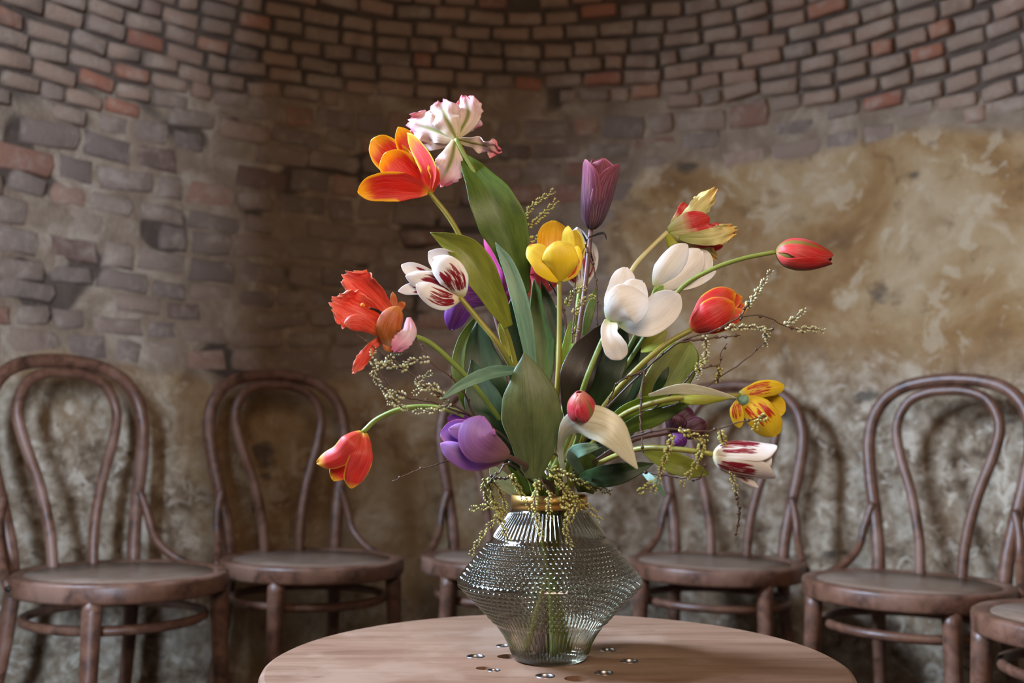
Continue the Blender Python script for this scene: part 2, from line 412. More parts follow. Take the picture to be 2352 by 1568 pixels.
PH0, PH1 = R_(-30), R_(173)
def build_shell(name, z0, z1, nz, nphi):
    verts = []; faces = []; cov = []; low = []
    for j in range(nz + 1):
        z = z0 + (z1 - z0) * j / nz
        for i in range(nphi + 1):
            phi = PH0 + (PH1 - PH0) * i / nphi
            c = cover(phi, z); p0 = Vector((math.cos(phi) * 1.4, math.sin(phi) * 1.4, z))
            ins = -.020 + .016 * smooth01(.08, .36, c) + .012 * smooth01(.5, .8, c)
            ins += .006 * noise.fractal(p0 * 5, 1.0, 2.0, 4) + .003 * noise.noise(p0 * 24)
            verts.append(room_pt(phi, z, ins)); cov.append(c)
            low.append(smooth01(1.02, .72, z + .12 * noise.noise(p0 * 2.2)) * (1 - .85 * smooth01(84, 94, math.degrees(phi) + 6 * noise.noise(p0 * 4)) * smooth01(128, 120, math.degrees(phi) + 6 * noise.noise(p0 * 4))))  # less lime across the middle: its brown shade is put into the colour
    w = nphi + 1
    for j in range(nz):
        for i in range(nphi):
            faces.append((j * w + i, j * w + i + 1, (j + 1) * w + i + 1, (j + 1) * w + i))
    me = mesh_from(name, verts, faces)
    for nm, dat in (('cover', cov), ('low', low)):
        a = me.attributes.new(nm, 'FLOAT', 'POINT'); a.data.foreach_set('value', dat)
    o = obj(name, me, M['wall']); tag(o, kind='structure'); return o
Z_JOIN = 1.60
wall = build_shell('wall_back', 0.0, Z_JOIN, 190, 330)
tag(wall, 'round wall of old brick, rubble and flaking plaster behind the chairs', 'wall')
dome = build_shell('ceiling', Z_JOIN, 3.1, 120, 300)
tag(dome, 'domed ceiling of small weathered bricks in curved courses', 'ceiling')

def brick_variant(k, rough, mat='brick'):
    rnd = random.Random(100 + k); verts = []
    def ring(y, sx, sz, jit):
        for ax, az in ((-1, -1), (0, -1.02), (1, -1), (1.02, 0), (1, 1), (0, 1.02), (-1, 1), (-1.02, 0)):
            verts.append((.5 * ax * sx + rnd.uniform(-jit, jit), y, .5 * az * sz + rnd.uniform(-jit, jit) * 1.6))
    ring(-1, 1, 1, 0); ring(.15, .99, .99, rough); 
    st = len(verts)
    for i in range(8, 16): verts.append((verts[i][0] * .965, .72, verts[i][2] * .93))
    for i in range(8, 16): verts.append((verts[i][0] * .84, 1.0 + rnd.uniform(-.10, .10), verts[i][2] * .74))
    verts.append((0, 1.0 + rnd.uniform(-.05, .1), 0))
    faces = []
    for r in range(3):
        for i in range(8):
            j = (i + 1) % 8; faces.append((r * 8 + i, r * 8 + j, r * 8 + 8 + j, r * 8 + 8 + i))
    for i in range(8): faces.append((24 + i, 24 + (i + 1) % 8, 32))
    # orient outward: faces built with +y towards the room
    me = mesh_from('brick', verts, [tuple(reversed(f)) for f in faces]); me.materials.append(M[mat])
    me.polygons.foreach_set('use_smooth', [True] * len(me.polygons))
    return me
BRICKS = [brick_variant(k, .028) for k in range(14)]
STONES = [brick_variant(20 + k, .055, 'stone') for k in range(8)]

brick_n = 0
def place_brick(me, phi, z, w, h, depth, inset, parent, tilt=0.0, scr=0.0):
    p = room_pt(phi, z, inset - depth)
    dz = .01; slope = (room_r(z + dz) - room_r(z - dz)) / (2 * dz)
    rad = Vector((math.cos(phi), math.sin(phi), 0))
    up = (rad * slope + Vector((0, 0, 1))).normalized()
    tx = Vector((math.sin(phi), -math.cos(phi), 0))          # along the course
    yy = up.cross(tx)                                        # towards the room
    if yy.dot(rad) > 0: yy = -yy; tx = -tx
    rot = Matrix((tx, yy, up)).transposed().to_4x4() @ Matrix.Rotation(tilt, 4, 'Y')
    mw = Matrix.Translation(p) @ rot @ Matrix.Diagonal((w, depth, h, 1))
    return me, mw

bricks_dome, bricks_wall = [], []
VIEW0, VIEW1 = R_(16), R_(170)
# dome courses
s = 0; z = 1.52; row = 0
while z < 2.55:
    r = room_r(z); slope = (room_r(z + .01) - room_r(z - .01)) / .02
    pitch = .0450
    dphi = .098 / r; phi = VIEW0 + (row % 2) * dphi * .5 + random.uniform(-.2, .2) * dphi
    while phi < VIEW1:
        w = random.choice((1, 1.05, .97, 1.1, .92, .88, 1.16, .6)) * dphi
        c = phi + w / 2; zz = z + random.uniform(-.004, .004) + .012 * noise.noise(Vector((c * 4, z * 3, 0)))
        if zz > dome_bound(c) - .02 + .03 * noise.noise(Vector((c * 6, z * 6, 3))) and random.random() > .008:
            me = random.choice(BRICKS)
            bricks_dome.append(place_brick(me, c, zz, w * r - random.uniform(.005, .012), pitch - random.uniform(.004, .009), .032,
                                           .000 + random.uniform(-.006, .004), dome, R_(random.gauss(0, 2.6))))
        phi += w
    z += pitch / math.sqrt(1 + slope * slope) * 1.0; row += 1
# older, rougher wall below: stones and bricks half sunk in mortar
z = .80; row = 0
while z < 1.62:
    h = random.choice((.050, .056, .062, .070)); phi = VIEW0 + random.uniform(0, .06)
    while phi < VIEW1:
        w = random.choice((.085, .10, .12, .135, .15)) / RW
        c = phi + w / 2
        zc = z + h / 2 + random.uniform(-.006, .006) + .012 * noise.noise(Vector((c * 3, z * 2, 7)))
        cv = cover(c, zc)
        if zc < dome_bound(c) - .035 and cv < .62 and random.random() > cv * .35:
            me = random.choice(STONES)
            bricks_wall.append(place_brick(me, c, zc, w * RW - random.uniform(.008, .020), h - random.uniform(.006, .014), .030,
                                           -.001 + .006 * smooth01(.2, .6, cv) + random.uniform(-.005, .003), wall, R_(random.uniform(-5, 5))))
        phi += w
    z += h; row += 1

def in_view(p):
    d = p - Vector((0, 0, CAM_H)); c, s_ = math.cos(PITCH), math.sin(PITCH)
    f = d.y * c + d.z * s_; u = -d.y * s_ + d.z * c
    return abs(d.x / f * F_PX) < 1240 and abs(u / f * F_PX) < 850, f
def link_bricks(lst, parent, limit, far):
    scored = []
    for me, mw in lst:
        v, f = in_view(mw.translation); s3 = mw.to_scale()
        scored.append(((s3.x * s3.z / f / f) if v else 0, me, mw))
    scored.sort(key=lambda t: -t[0]); rest = []
    for k, (sc_, me, mw) in enumerate(scored):
        if k < limit and sc_ > 0:
            o = bpy.data.objects.new('brick', me); col.objects.link(o); o.parent = parent; o.matrix_world = mw
        else: rest.append((me, mw))
    if rest:
        verts = []; faces = []; rn = []
        for me, mw in rest:
            b = len(verts); r = random.random()
            verts += [mw @ v.co for v in me.vertices]; rn += [r] * len(me.vertices)
            faces += [tuple(i + b for i in p.vertices) for p in me.polygons]
        m2 = mesh_from('brick_rest', verts, faces)
        a = m2.attributes.new('rnd', 'FLOAT', 'POINT'); a.data.foreach_set('value', rn)
        o = obj('brickwork', m2, M[far], parent); tag(o, kind='stuff')
link_bricks(bricks_dome, dome, 300, 'brick_far')
link_bricks(bricks_wall, wall, 300, 'stone_far')

# floor of the round room and the entrance
fl = lathe('floor', [(0, 0), (1.0, 0), (3.6, 0), (3.6, -.05), (0, -.05)], 64, M['floor']); SLOPE = R_(1.0); fl.location = (0, 0.6, 0); fl.rotation_euler = (0, SLOPE, 0)
tag(fl, 'dark stone floor under the chairs', 'floor', kind='structure')
# unseen slab added behind the camera to block part of the doorway daylight
bm = bmesh.new(); bmesh.ops.create_cube(bm, size=1)
for v in bm.verts: v.co = Vector((-.233 + (v.co.x + .5) * 1.9, -.70 + (v.co.y + .5) * .10, (v.co.z + .5) * 2.7))
o = obj('light_block_front', bm, M['floor'], smooth=False); tag(o, 'added unseen slab behind the viewer that blocks part of the doorway light', 'wall', kind='structure')

# ------------------------------------------------------------------ bentwood chairs
def make_chair():
    t = empty('bentwood_chair')
    rim = [(.172, .424), (.201, .424), (.2055, .426), (.207, .430), (.2070, .4535), (.2055, .4580), (.2015, .4605), (.183, .4605), (.1775, .4575), (.172, .455)]
    sf = lathe('seat_frame', rim, 72, M['chair'], t, close=True)
    lathe('seat_panel', [(0, .4565), (.08, .4560), (.1765, .4575), (.1765, .447), (0, .447)], 64, M['seat'], t)
    half = [(-.133, .160, .425), (-.138, .172, .50), (-.152, .190, .585), (-.170, .208, .675), (-.178, .224, .755), (-.160, .238, .825), (-.105, .249, .872), (0, .254, .888)]
    pts = half + [(-x, y, z) for x, y, z in half[-2::-1]]
    tube('back_hoop', pts, .0150, None, M['chair'], t, 72, 10)
    half = [(-.044, .172, .440), (-.050, .186, .53), (-.072, .202, .63), (-.103, .217, .72), (-.113, .229, .785), (-.088, .238, .838), (-.045, .243, .858), (0, .244, .862)]
    pts = half + [(-x, y, z) for x, y, z in half[-2::-1]]
    tube('inner_hoop', pts, .0115, None, M['chair'], t, 64, 10)
    for sx in (-1, 1):
        tube('leg', [(sx * .138, -.128, .428), (sx * .144, -.140, .25), (sx * .158, -.168, 0)], .0185, .0125, M['chair'], t, 16, 12)
        tube('leg', [(sx * .133, .158, .428), (sx * .142, .178, .25), (sx * .165, .235, 0)], .0165, .0125, M['chair'], t, 16, 12)
        tube('brace', [(sx * .153, .183, .605), (sx * .166, .168, .555), (sx * .172, .146, .505), (sx * .186, .100, .468), (sx * .206, .040, .446)], .0098, .009, M['chair'], t, 24, 8)
    tube('stretcher_ring', [(.168 * math.cos(a * math.pi / 8), .01 + .168 * math.sin(a * math.pi / 8), .372) for a in range(16)], .0095, None, M['chair'], t, 64, 8, True)
    for sx in (-1, 1):
        b = lathe('screw', [(0, .004), (.004, .004), (.006, .002), (.006, 0)], 12, M['iron'], t)
        b.location = (sx * .2075, .035, .443); b.rotation_euler = (0, sx * math.pi / 2, 0)
    return t
def copy_tree(o, parent=None):
    c = o.copy(); col.objects.link(c); c.parent = parent
    for ch in o.children: copy_tree(ch, c)
    return c
CH = [  # seat centre x, plan distance, direction of the back (x, y), label
    (-0.785, 2.02, (-.81, .59), 'worn bentwood chair at the far left, its double hoop cut by the left edge'),
    (-0.462, 2.31, (-.58, .81), 'bentwood chair second from the left, in the brown shade behind the nodding coral tulip'),
    (-0.015, 2.40, (-.03, 1.0), 'bentwood chair mostly hidden behind the glass vase and bouquet'),
    (0.468, 2.39, (.40, .92), 'bentwood chair right of the vase, its hoop behind the yellow and white tulips'),
    (0.800, 2.08, (.70, .71), 'bentwood chair fully in view on the right, standing before the plastered wall'),
    (0.965, 1.66, (.90, .43), 'bentwood chair cut off by the right edge, only the rim of its seat showing'),
]
proto = make_chair()
for i, (x, y, d, lab) in enumerate(CH):
    o = proto if i == 0 else copy_tree(proto)
    o.matrix_world = Matrix.Translation((x, y, -x * math.tan(SLOPE))) @ Matrix.Rotation(SLOPE, 4, 'Y') @ Matrix.Rotation(math.atan2(d[1], d[0]) - math.pi / 2, 4, 'Z')
    tag(o, lab, 'chair', 'bentwood chairs along the round wall')

# ------------------------------------------------------------------ table
T_Z = 0.4866; T_C = Vector((0.047, 1.128)); T_R = 0.3165
tbl = empty('round_table', (T_C.x, T_C.y, 0))
tag(tbl, 'round low table of pale worn plywood under the vase', 'table')
holes = []      # (x, y, radius, metal ring)
for px, py, r, ring in ((1092, 1507, .0105, True), (1154, 1483, .008, True), (1166, 1507, .012, False), (1110, 1534, .008, False), (1134, 1539, .007, True),
                        (1252, 1552, .0105, True), (1324, 1558, .0125, False), (1388, 1545, .0105, True), (1446, 1518, .0105, True), (1396, 1492, .0105, True)):
    d = (T_Z - CAM_H) / (pix(px, py, 1).z - CAM_H); p = pix(px, py, d); holes.append((p.x - T_C.x, p.y - T_C.y, r, ring))
top = lathe('tabletop', [(0, T_Z), (T_R - .006, T_Z), (T_R - .002, T_Z - .002), (T_R, T_Z - .006), (T_R, T_Z - .024), (T_R - .005, T_Z - .029), (0, T_Z - .029)], 128, M['table'], tbl)
bm = bmesh.new(); bm.from_mesh(top.data); bmesh.ops.remove_doubles(bm, verts=bm.verts, dist=1e-6); bmesh.ops.recalc_face_normals(bm, faces=bm.faces); bm.to_mesh(top.data); bm.free()
bm = bmesh.new()
for hx, hy, r, _ in holes:
    bmesh.ops.create_cone(bm, cap_ends=True, segments=28, radius1=r, radius2=r, depth=.05, matrix=Matrix.Translation((hx, hy, T_Z)))
cut = obj('cutter', bm); cut.parent = tbl
md = top.modifiers.new('holes', 'BOOLEAN'); md.operation = 'DIFFERENCE'; md.object = cut; md.solver = 'EXACT'
bpy.context.view_layer.update()
dg = bpy.context.evaluated_depsgraph_get()
nm = bpy.data.meshes.new_from_object(top.evaluated_get(dg)); top.modifiers.clear(); top.data = nm
for p in nm.polygons: p.use_smooth = False
bpy.data.objects.remove(cut)
for hx, hy, r, ring in holes:
    if ring:
        o = lathe('metal_ring', [(r * .80, -.004), (r * .82, .0003), (r * .90, .0008), (r * .99, .0003), (r * .99, -.006), (r * .80, -.006)], 28, M['steel'], tbl)
        o.location = (hx, hy, T_Z)
lathe('pedestal', [(0, .452), (.10, .452), (.11, .44), (.05, .42), (.035, .36), (.032, .12), (.05, .06), (.05, .03), (0, .03)], 32, M['iron'], tbl)
lathe('foot', [(0, .035), (.06, .035), (.18, .018), (.20, .010), (.20, 0), (0, 0)], 48, M['iron'], tbl)

# ------------------------------------------------------------------ vase
V_D = 1.137; V_C = pix(1263, 1512, V_D); V_C.z = T_Z + .0006
vase = empty('glass_vase', V_C)
tag(vase, 'double-cone textured glass vase with gold collar holding the tulips on the table', 'vase')
VS = 1 / 2016.0
prof = [(76, 0), (82, 4), (86, 14), (92, 36), (104, 60), (119, 82), (150, 118), (186, 158), (205, 179), (208.5, 186), (205, 193), (186, 218), (160, 250), (138, 278), (132, 286), (122, 302), (108, 324), (96, 340), (88, 352), (84, 358), (82, 388)]
def vz(zp): return max(0.0, (pix(1263, 1523 - zp, V_D).z - pix(1263, 1523, V_D).z)) * 0.965
prof = [(r * VS, vz(z)) for r, z in prof]
ptab = [(z, r) for r, z in prof]
def vr(z):
    for (a, x), (b, y) in zip(ptab, ptab[1:]):
        if z <= b: return x + (y - x) * (z - a) / (b - a)
    return ptab[-1][1]
NA, NZ = 840, 250; verts = []; faces = []; TOP = vz(388); VK = 388 / TOP
def relief(a, zp):
    if 84 < zp < 282:                                   # rows of little scallops
        rowp = 9.6 if zp > 186 else 10.6
        k = zp / rowp; row = math.floor(k); f = k - row
        ang = a * 84 / (2 * math.pi) + (row % 2) * .5; g = ang - math.floor(ang)
        b = max(0.0, 1 - ((f - .5) / .5) ** 2) * max(0.0, 1 - ((g - .5) / .5) ** 2)
        edge = smooth01(84, 90, zp) * smooth01(282, 276, zp) * (1 - smooth01(180, 184, zp) * smooth01(192, 188, zp))
        return .0031 * (b - .3) * edge
    if 286 <= zp < 352: return .0009 * math.cos(a * 72) * smooth01(286, 294, zp) * smooth01(352, 345, zp)
    if 10 < zp <= 84: return .0009 * math.cos(a * 72) * smooth01(10, 20, zp) * smooth01(84, 78, zp)
    return 0.0
for j in range(NZ + 1):
    z = TOP * j / NZ; r0 = vr(z)
    for i in range(NA):
        a = 2 * math.pi * i / NA; r = r0 + relief(a, z * VK); verts.append((r * math.cos(a), r * math.sin(a), z))
for j in range(NZ):
    for i in range(NA):
        i2 = (i + 1) % NA; faces.append((j * NA + i, j * NA + i2, (j + 1) * NA + i2, (j + 1) * NA + i))
faces.append(tuple(range(NA - 1, -1, -1)))
obj('glass_body', mesh_from('glass_body', verts, faces), M['glass'], vase)
rb = 84 * VS
lathe('gold_collar', [(rb + .0005, vz(358)), (rb + .0013, vz(358.5)), (rb + .0013, vz(390)), (rb - .001, vz(392)), (rb - .006, vz(391)), (rb - .006, vz(389)), (rb + .0005, vz(388.6))], 96, M['gold'], vase, close=True)

# ------------------------------------------------------------------ ribbons: petals and leaves
PROF = {
    'petal': [(0, .22), (.12, .55), (.4, .95), (.62, 1), (.82, .85), (.94, .5), (1, .05)],
    'round': [(0, .30), (.15, .70), (.45, 1), (.75, .98), (.9, .75), (.97, .45), (1, .10)],
    'point': [(0, .30), (.2, .75), (.45, 1), (.7, .75), (.88, .35), (1, .03)],
    'leaf': [(0, .28), (.2, .68), (.45, 1), (.65, .92), (.85, .5), (1, .02)],
    'blade': [(0, .55), (.3, .95), (.5, 1), (.75, .72), (.9, .38), (1, .03)],
    'fringe': [(0, .25), (.2, .55), (.5, .85), (.75, 1), (.92, .85), (1, .55)],
    'fold': [(0, .15), (.3, .25), (.45, .65), (.62, 1), (.78, .95), (.9, .5), (1, .02)],
    'spoon': [(0, .5), (.2, .72), (.35, .68), (.55, .85), (.75, 1), (.92, .8), (1, .2)],
}
CAMP = Vector((0, 0, CAM_H))
def ribbon(name, pts, hw_px, prof, mat, parent, cup=0.0, fold=0.0, roll=0.0, ruffle=0.0, fringe=0.0, nu=9, nv=16, thick=.0006, seed=0):
    """pts: (px, py, plan distance) along the midline; hw_px: half width in photo pixels at that distance"""
    if fringe: nu, nv = 23, 26
    P = catmull([pix(*p) for p in pts], nv); rs = random.Random(int(pts[0][0] * 7 + pts[-1][1] * 3 + seed))
    w1, w2, w3 = rs.uniform(0, 6), rs.uniform(0, 6), rs.uniform(.6, 1.4)
    wave = .05 if name == 'petal' else .03
    dm = sum(p[2] for p in pts) / len(pts); hw = hw_px / F_PX * dm
    L = sum((P[i + 1] - P[i]).length for i in range(nv - 1)); tab = PROF[prof]
    verts = []; uvs = []; rolls = roll if isinstance(roll, (list, tuple)) else (roll, roll)
    for j in range(nv):
        v = j / (nv - 1); T = (P[min(j + 1, nv - 1)] - P[max(j - 1, 0)]).normalized()
        C = (CAMP - P[j]).normalized(); Sd = T.cross(C)
        Sd = Sd.normalized() if Sd.length > 1e-4 else Vector((1, 0, 0))
        rr = rolls[0] + (rolls[-1] - rolls[0]) * v if len(rolls) == 2 else lerp_tab([(k / (len(rolls) - 1), x) for k, x in enumerate(rolls)], v)
        Sd = Matrix.Rotation(R_(rr), 3, T) @ Sd; N = Sd.cross(T).normalized()
        w = hw * lerp_tab(tab, v)
        if fringe: w *= 1 + .13 * smooth01(.4, .8, v) * (math.sin(v * 46 + w1) + .6 * math.sin(v * 83 + w2))
        for i in range(nu):
            u = -1 + 2 * i / (nu - 1); au = abs(u)
            lat = u * w * (1 - .25 * abs(cup) * au * au)
            q = P[j] + Sd * lat + N * (cup * au ** 1.7 * w + fold * au * w)
            if name == 'petal':
                sg = 1 if cup <= 0 else -1
                q += N * hw * (-.07 * sg * math.exp(-(u / .16) ** 2) * smooth01(.05, .3, v) * smooth01(1, .7, v))      # crease along the midline
                q -= N * hw * sg * .22 * smooth01(.78, 1.0, v) ** 2 * (1 - .4 * au)                                   # tip turned back a little
            q += N * hw * wave * (au * au * math.sin(v * 8 * w3 + w1 + (1.9 if u > 0 else 0)) + .5 * math.sin(v * 5 + w2 + u * 2.2)) * smooth01(.1, .5, v)
            q += Sd * hw * wave * .7 * u * math.sin(v * 9 + w2 + u)
            if ruffle: q += N * ruffle * hw * (au ** 1.5) * smooth01(.15, .6, v) * math.sin(v * 15 + seed * 1.7 + (2 if u > 0 else 0)) + N * ruffle * hw * .5 * smooth01(.6, 1, v) * math.sin(u * 7 + seed)
            if fringe:
                k = smooth01(.55, 1, v)
                q += T * fringe * 1.5 * L * k * (math.sin(u * 11 + seed * 2.1) * .6 + math.sin(u * 23 + seed) * .5) - T * L * .12 * k * u * u
            verts.append(q); uvs.append(((u + 1) / 2, v))
    faces = [(j * nu + i, j * nu + i + 1, (j + 1) * nu + i + 1, (j + 1) * nu + i) for j in range(nv - 1) for i in range(nu - 1)]
    o = obj(name, mesh_from(name, verts, faces, uvs), mat, parent)
    sm = o.modifiers.new('thickness', 'SOLIDIFY'); sm.thickness = thick; sm.offset = 0
    sb = o.modifiers.new('smooth', 'SUBSURF'); sb.levels = 1; sb.render_levels = 1
    return o

def cup_head(base, axis, Lp, Wp, tilts, mat, parent, spin=0.0, inner_scale=.96, jitter=8, prof='petal', seed=0, mats=None):
    """six petals round an axis. base: world point, axis: world direction, tilts: angle from the axis along the petal"""
    rnd = random.Random(seed); axis = axis.normalized()
    X = axis.orthogonal().normalized(); Y = axis.cross(X); nu, nv = 9, 16
    for k in range(6):
        inner = k >= 3; az = spin + (k % 3) * 120 + (60 if inner else 0) + rnd.uniform(-4, 4)
        rad = X * math.cos(R_(az)) + Y * math.sin(R_(az)); tan = axis.cross(rad)
        L = Lp * (inner_scale if inner else 1) * rnd.uniform(.95, 1.03); W = Wp * rnd.uniform(.94, 1.05)
        jt = rnd.uniform(-jitter * .3, jitter); r, z = .0015, 0.0; verts = []; uvs = []
        for j in range(nv):
            v = j / (nv - 1); ph = lerp_tab(tilts, v) + jt * smooth01(.3, 1, v) - (3 if inner else 0)
            if j: r += math.sin(R_(ph)) * L / (nv - 1); z += math.cos(R_(ph)) * L / (nv - 1)
            c, s_ = math.cos(R_(ph)), math.sin(R_(ph)); nin_ = -rad * c + axis * s_
            w = W * lerp_tab(PROF[prof], v); rho = max(abs(r) * 1.02, W * .55)
            rr = max(r - (.0014 if inner else 0), .0008)
            for i in range(nu):
                u = -1 + 2 * i / (nu - 1); a = u * w / rho
                verts.append(base + rad * rr + axis * z + tan * rho * math.sin(a) + nin_ * rho * (1 - math.cos(a)) * .95); uvs.append(((u + 1) / 2, v))
        faces = [(j * nu + i, j * nu + i + 1, (j + 1) * nu + i + 1, (j + 1) * nu + i) for j in range(nv - 1) for i in range(nu - 1)]
        o = obj('petal', mesh_from('petal', verts, faces, uvs), (mats[k] if mats else mat), parent)
        sm = o.modifiers.new('thickness', 'SOLIDIFY'); sm.thickness = .0006; sm.offset = 0
        sb = o.modifiers.new('smooth', 'SUBSURF'); sb.levels = 1; sb.render_levels = 1

stem_k = 0
def stem(parent, pts, mat, r=.0031):
    """visible way of the stem in photo pixels, then down through the collar to the bottom of the vase"""
    global stem_k
    g = stem_k * 2.39996; rr = .029 * math.sqrt((stem_k + .6) / 22); stem_k += 1
    n = Vector((math.cos(g) * rr, math.sin(g) * rr, 0))
    last = pix(*pts[-1]) - V_C; h = math.atan2(last.y, last.x)
    n = n * .55 + Vector((math.cos(h), math.sin(h), 0)) * .011
    w = [pix(*p) for p in pts] + [V_C + n + Vector((0, 0, .184)), V_C + n * .2 + Vector((0, 0, .11)), V_C - n * 1.35 + Vector((0, 0, .008))]
    path = catmull(w, 60); rad = [r * (1.12 - .24 * (1 - i / 59)) for i in range(60)]
    v, f = tube_data(path, rad, 8)
    return obj('stem', mesh_from('stem', v, f), mat, parent)

def tulip(label, stem_pts, smat, petals=(), leaves=(), r=.0031, name='tulip'):
    t = empty(name, V_C + Vector((0, 0, .012)))
    bpy.context.view_layer.update()
    inv = Matrix.Translation(-(V_C + Vector((0, 0, .012))))
    tag(t, label, 'tulip', 'tulips in the vase')
    kids = [stem(t, stem_pts, M[smat], r)]
    for k, p in enumerate(petals):
        kids.append(ribbon('petal', p[0], p[1], p[2], M[p[3]], t, seed=k + len(label), **(p[4] if len(p) > 4 else {})))
    for k, p in enumerate(leaves):
        kids.append(ribbon('leaf', p[0], p[1], p[2], M[p[3]], t, nv=22, thick=.0008, seed=k, **(p[4] if len(p) > 4 else {})))
    return t
def settle(t):
    """child meshes were built in world space: shift them into the parent's frame"""
    for c in t.children:
        if not c.get('_s'):
            c.matrix_parent_inverse = Matrix.Translation(-t.location)
def D(d): return lambda *pp: [(x, y, d + (z[0] if z else 0)) for x, y, *z in pp]

made = []
# 1 red tulip with yellow edges, wide open, top left
d = D(1.08)
made.append(tulip('wide open red tulip with yellow petal edges at the top left of the bouquet',
    d((986, 442), (1040, 512), (1100, 630, .01), (1160, 755, .02), (1190, 860, .04), (1225, 1000, .06)), 'stem_olive', [
    (d((987, 436, .01), (950, 360, .035), (914, 292, .03)), 32, 'petal', 'p_redyellow', dict(cup=.35, roll=8)),
    (d((985, 434, .01), (915, 375, .04), (856, 322, .045)), 44, 'round', 'p_redyellow', dict(cup=.4)),
    (d((989, 438), (985, 380, -.01), (938, 305, .0)), 26, 'petal', 'p_redyellow', dict(cup=.3, roll=-35)),
    (d((986, 440, .0), (935, 405, .012), (884, 352, .008)), 46, 'round', 'p_redyellow', dict(cup=.32)),
    (d((985, 440), (905, 425, -.014), (822, 440, -.014)), 40, 'petal', 'p_redyellow', dict(cup=.3, roll=-14)),
    (d((990, 444), (1000, 405, -.01), (985, 376, -.012)), 14, 'petal', 'p_redyellow', dict(cup=-.3)),
    ], [
    (d((1168, 752, -.02), (1120, 655, -.03), (1070, 578, -.035), (988, 533, -.03)), 40, 'leaf', 'l_olive', dict(fold=.28, roll=(10, 0, -20))),
    ]))
# 2 pale pink parrot tulip seen from behind
d = D(1.12)
made.append(tulip('pale pink ruffled parrot tulip seen from behind at the very top',
    d((1047, 318), (1072, 365), (1115, 440), (1160, 535), (1188, 650), (1205, 780), (1218, 900)), 'stem', [
    (d((1050, 312, .02), (1085, 285, .035), (1094, 296, .04)), 20, 'fringe', 'p_pinkparrot', dict(ruffle=.2)),
    (d((1048, 316), (985, 318, .02), (940, 300, .035)), 38, 'fringe', 'p_pinkparrot', dict(cup=-.3, ruffle=.25, fringe=.03)),
    (d((1047, 317), (990, 296, .01), (932, 280, .025)), 42, 'fringe', 'p_pinkparrot', dict(cup=-.3, ruffle=.25, fringe=.04)),
    (d((1049, 315), (1075, 262, .01), (1066, 214, .03)), 38, 'fringe', 'p_pinkparrot', dict(cup=-.35, ruffle=.2, fringe=.04)),
    (d((1047, 316), (1024, 268, .0), (1006, 224, .02)), 44, 'fringe', 'p_pinkparrot', dict(cup=-.35, ruffle=.22, fringe=.04)),
    (d((1046, 321), (1035, 370, .0), (1008, 428, .01)), 40, 'fringe', 'p_pinkparrot', dict(cup=-.3, ruffle=.22, fringe=.03)),
    (d((1049, 320), (1100, 330, .0), (1153, 345, .0)), 22, 'fringe', 'p_pinkparrot', dict(cup=.2, ruffle=.5, fringe=.02, roll=35)),
    ], [
    (d((1202, 675, .0), (1168, 545, -.01), (1124, 452, -.012), (1056, 345, .01)), 58, 'leaf', 'l_green', dict(fold=.22, roll=(-12, 5, 15))),
    (d((1224, 860, -.01), (1204, 730, -.02), (1172, 620, -.02), (1138, 556, -.02)), 20, 'blade', 'l_blue', dict(fold=.3)),
    (d((1195, 900, .02), (1188, 760, .02), (1200, 640, .02)), 34, 'blade', 'l_dark', dict(fold=.2)),
    ]))
# 3 dusky mauve tulip
t = tulip('tall dusky mauve tulip with closed cup, highest flower right of centre',
    [(1357, 528, 1.13), (1346, 640, 1.13), (1326, 780, 1.13), (1303, 920, 1.14)], 'stem_dark',
    leaves=[([(1362, 600, 1.15), (1350, 560, 1.14), (1335, 530, 1.135)], 3, 'blade', 'l_brown'),
            ([(1352, 545, 1.12), (1385, 535, 1.11), (1394, 552, 1.11)], 3, 'blade', 'l_brown'),
            ([(1308, 970, 1.08), (1330, 850, 1.07), (1392, 738, 1.10)], 40, 'leaf', 'l_brown', dict(fold=.2))])
cup_head(pix(1357, 527, 1.13), pix(1385, 372, 1.105) - pix(1357, 527, 1.13), .088, .026, [(0, 82), (.12, 42), (.3, 14), (.6, 4), (.85, 1), (1, 3)], M['p_mauve'], t, spin=40, seed=3, jitter=7)
made.append(t)
# 4 yellow tulip in the middle
d = D(1.08)
made.append(tulip('open yellow tulip on an upright stem in the middle of the bouquet',
    d((1285, 648), (1285, 760), (1281, 880), (1270, 1000, .04)), 'stem_olive', [
    (d((1286, 640, .01), (1270, 570, .035), (1272, 506, .03)), 42, 'round', 'p_yellowin', dict(cup=.35)),
    (d((1288, 642, .01), (1318, 590, .03), (1326, 526, .02)), 30, 'petal', 'p_yellow', dict(cup=.3, roll=-20)),
    (d((1287, 642), (1303, 580, .01), (1302, 518, .005)), 22, 'petal', 'p_yellow', dict(cup=-.2, roll=-30)),
    (d((1284, 646), (1260, 615, -.006), (1240, 585, -.004), (1212, 562, .0)), 34, 'petal', 'p_yellow', dict(cup=-.25, roll=20)),
    (d((1287, 647), (1288, 600, -.018), (1278, 552, -.02)), 46, 'round', 'p_yellow', dict(cup=-.4)),
    (d((1290, 646), (1314, 612, -.004), (1324, 562, .0)), 22, 'petal', 'p_yellowred', dict(cup=-.3, roll=-25)),
    ], [
    (d((1226, 1100, -.05), (1222, 950, -.075), (1204, 810, -.07)), 73, 'leaf', 'l_grey', dict(cup=-.12, fold=-.05)),
    (d((1292, 800, .03), (1272, 735, .035), (1242, 645, .04)), 17, 'blade', 'l_dark', dict(fold=.3)),
    (d((1295, 870, .0), (1305, 800, .02), (1312, 735, .03)), 15, 'blade', 'l_fresh', dict(fold=.3)),
    ]))
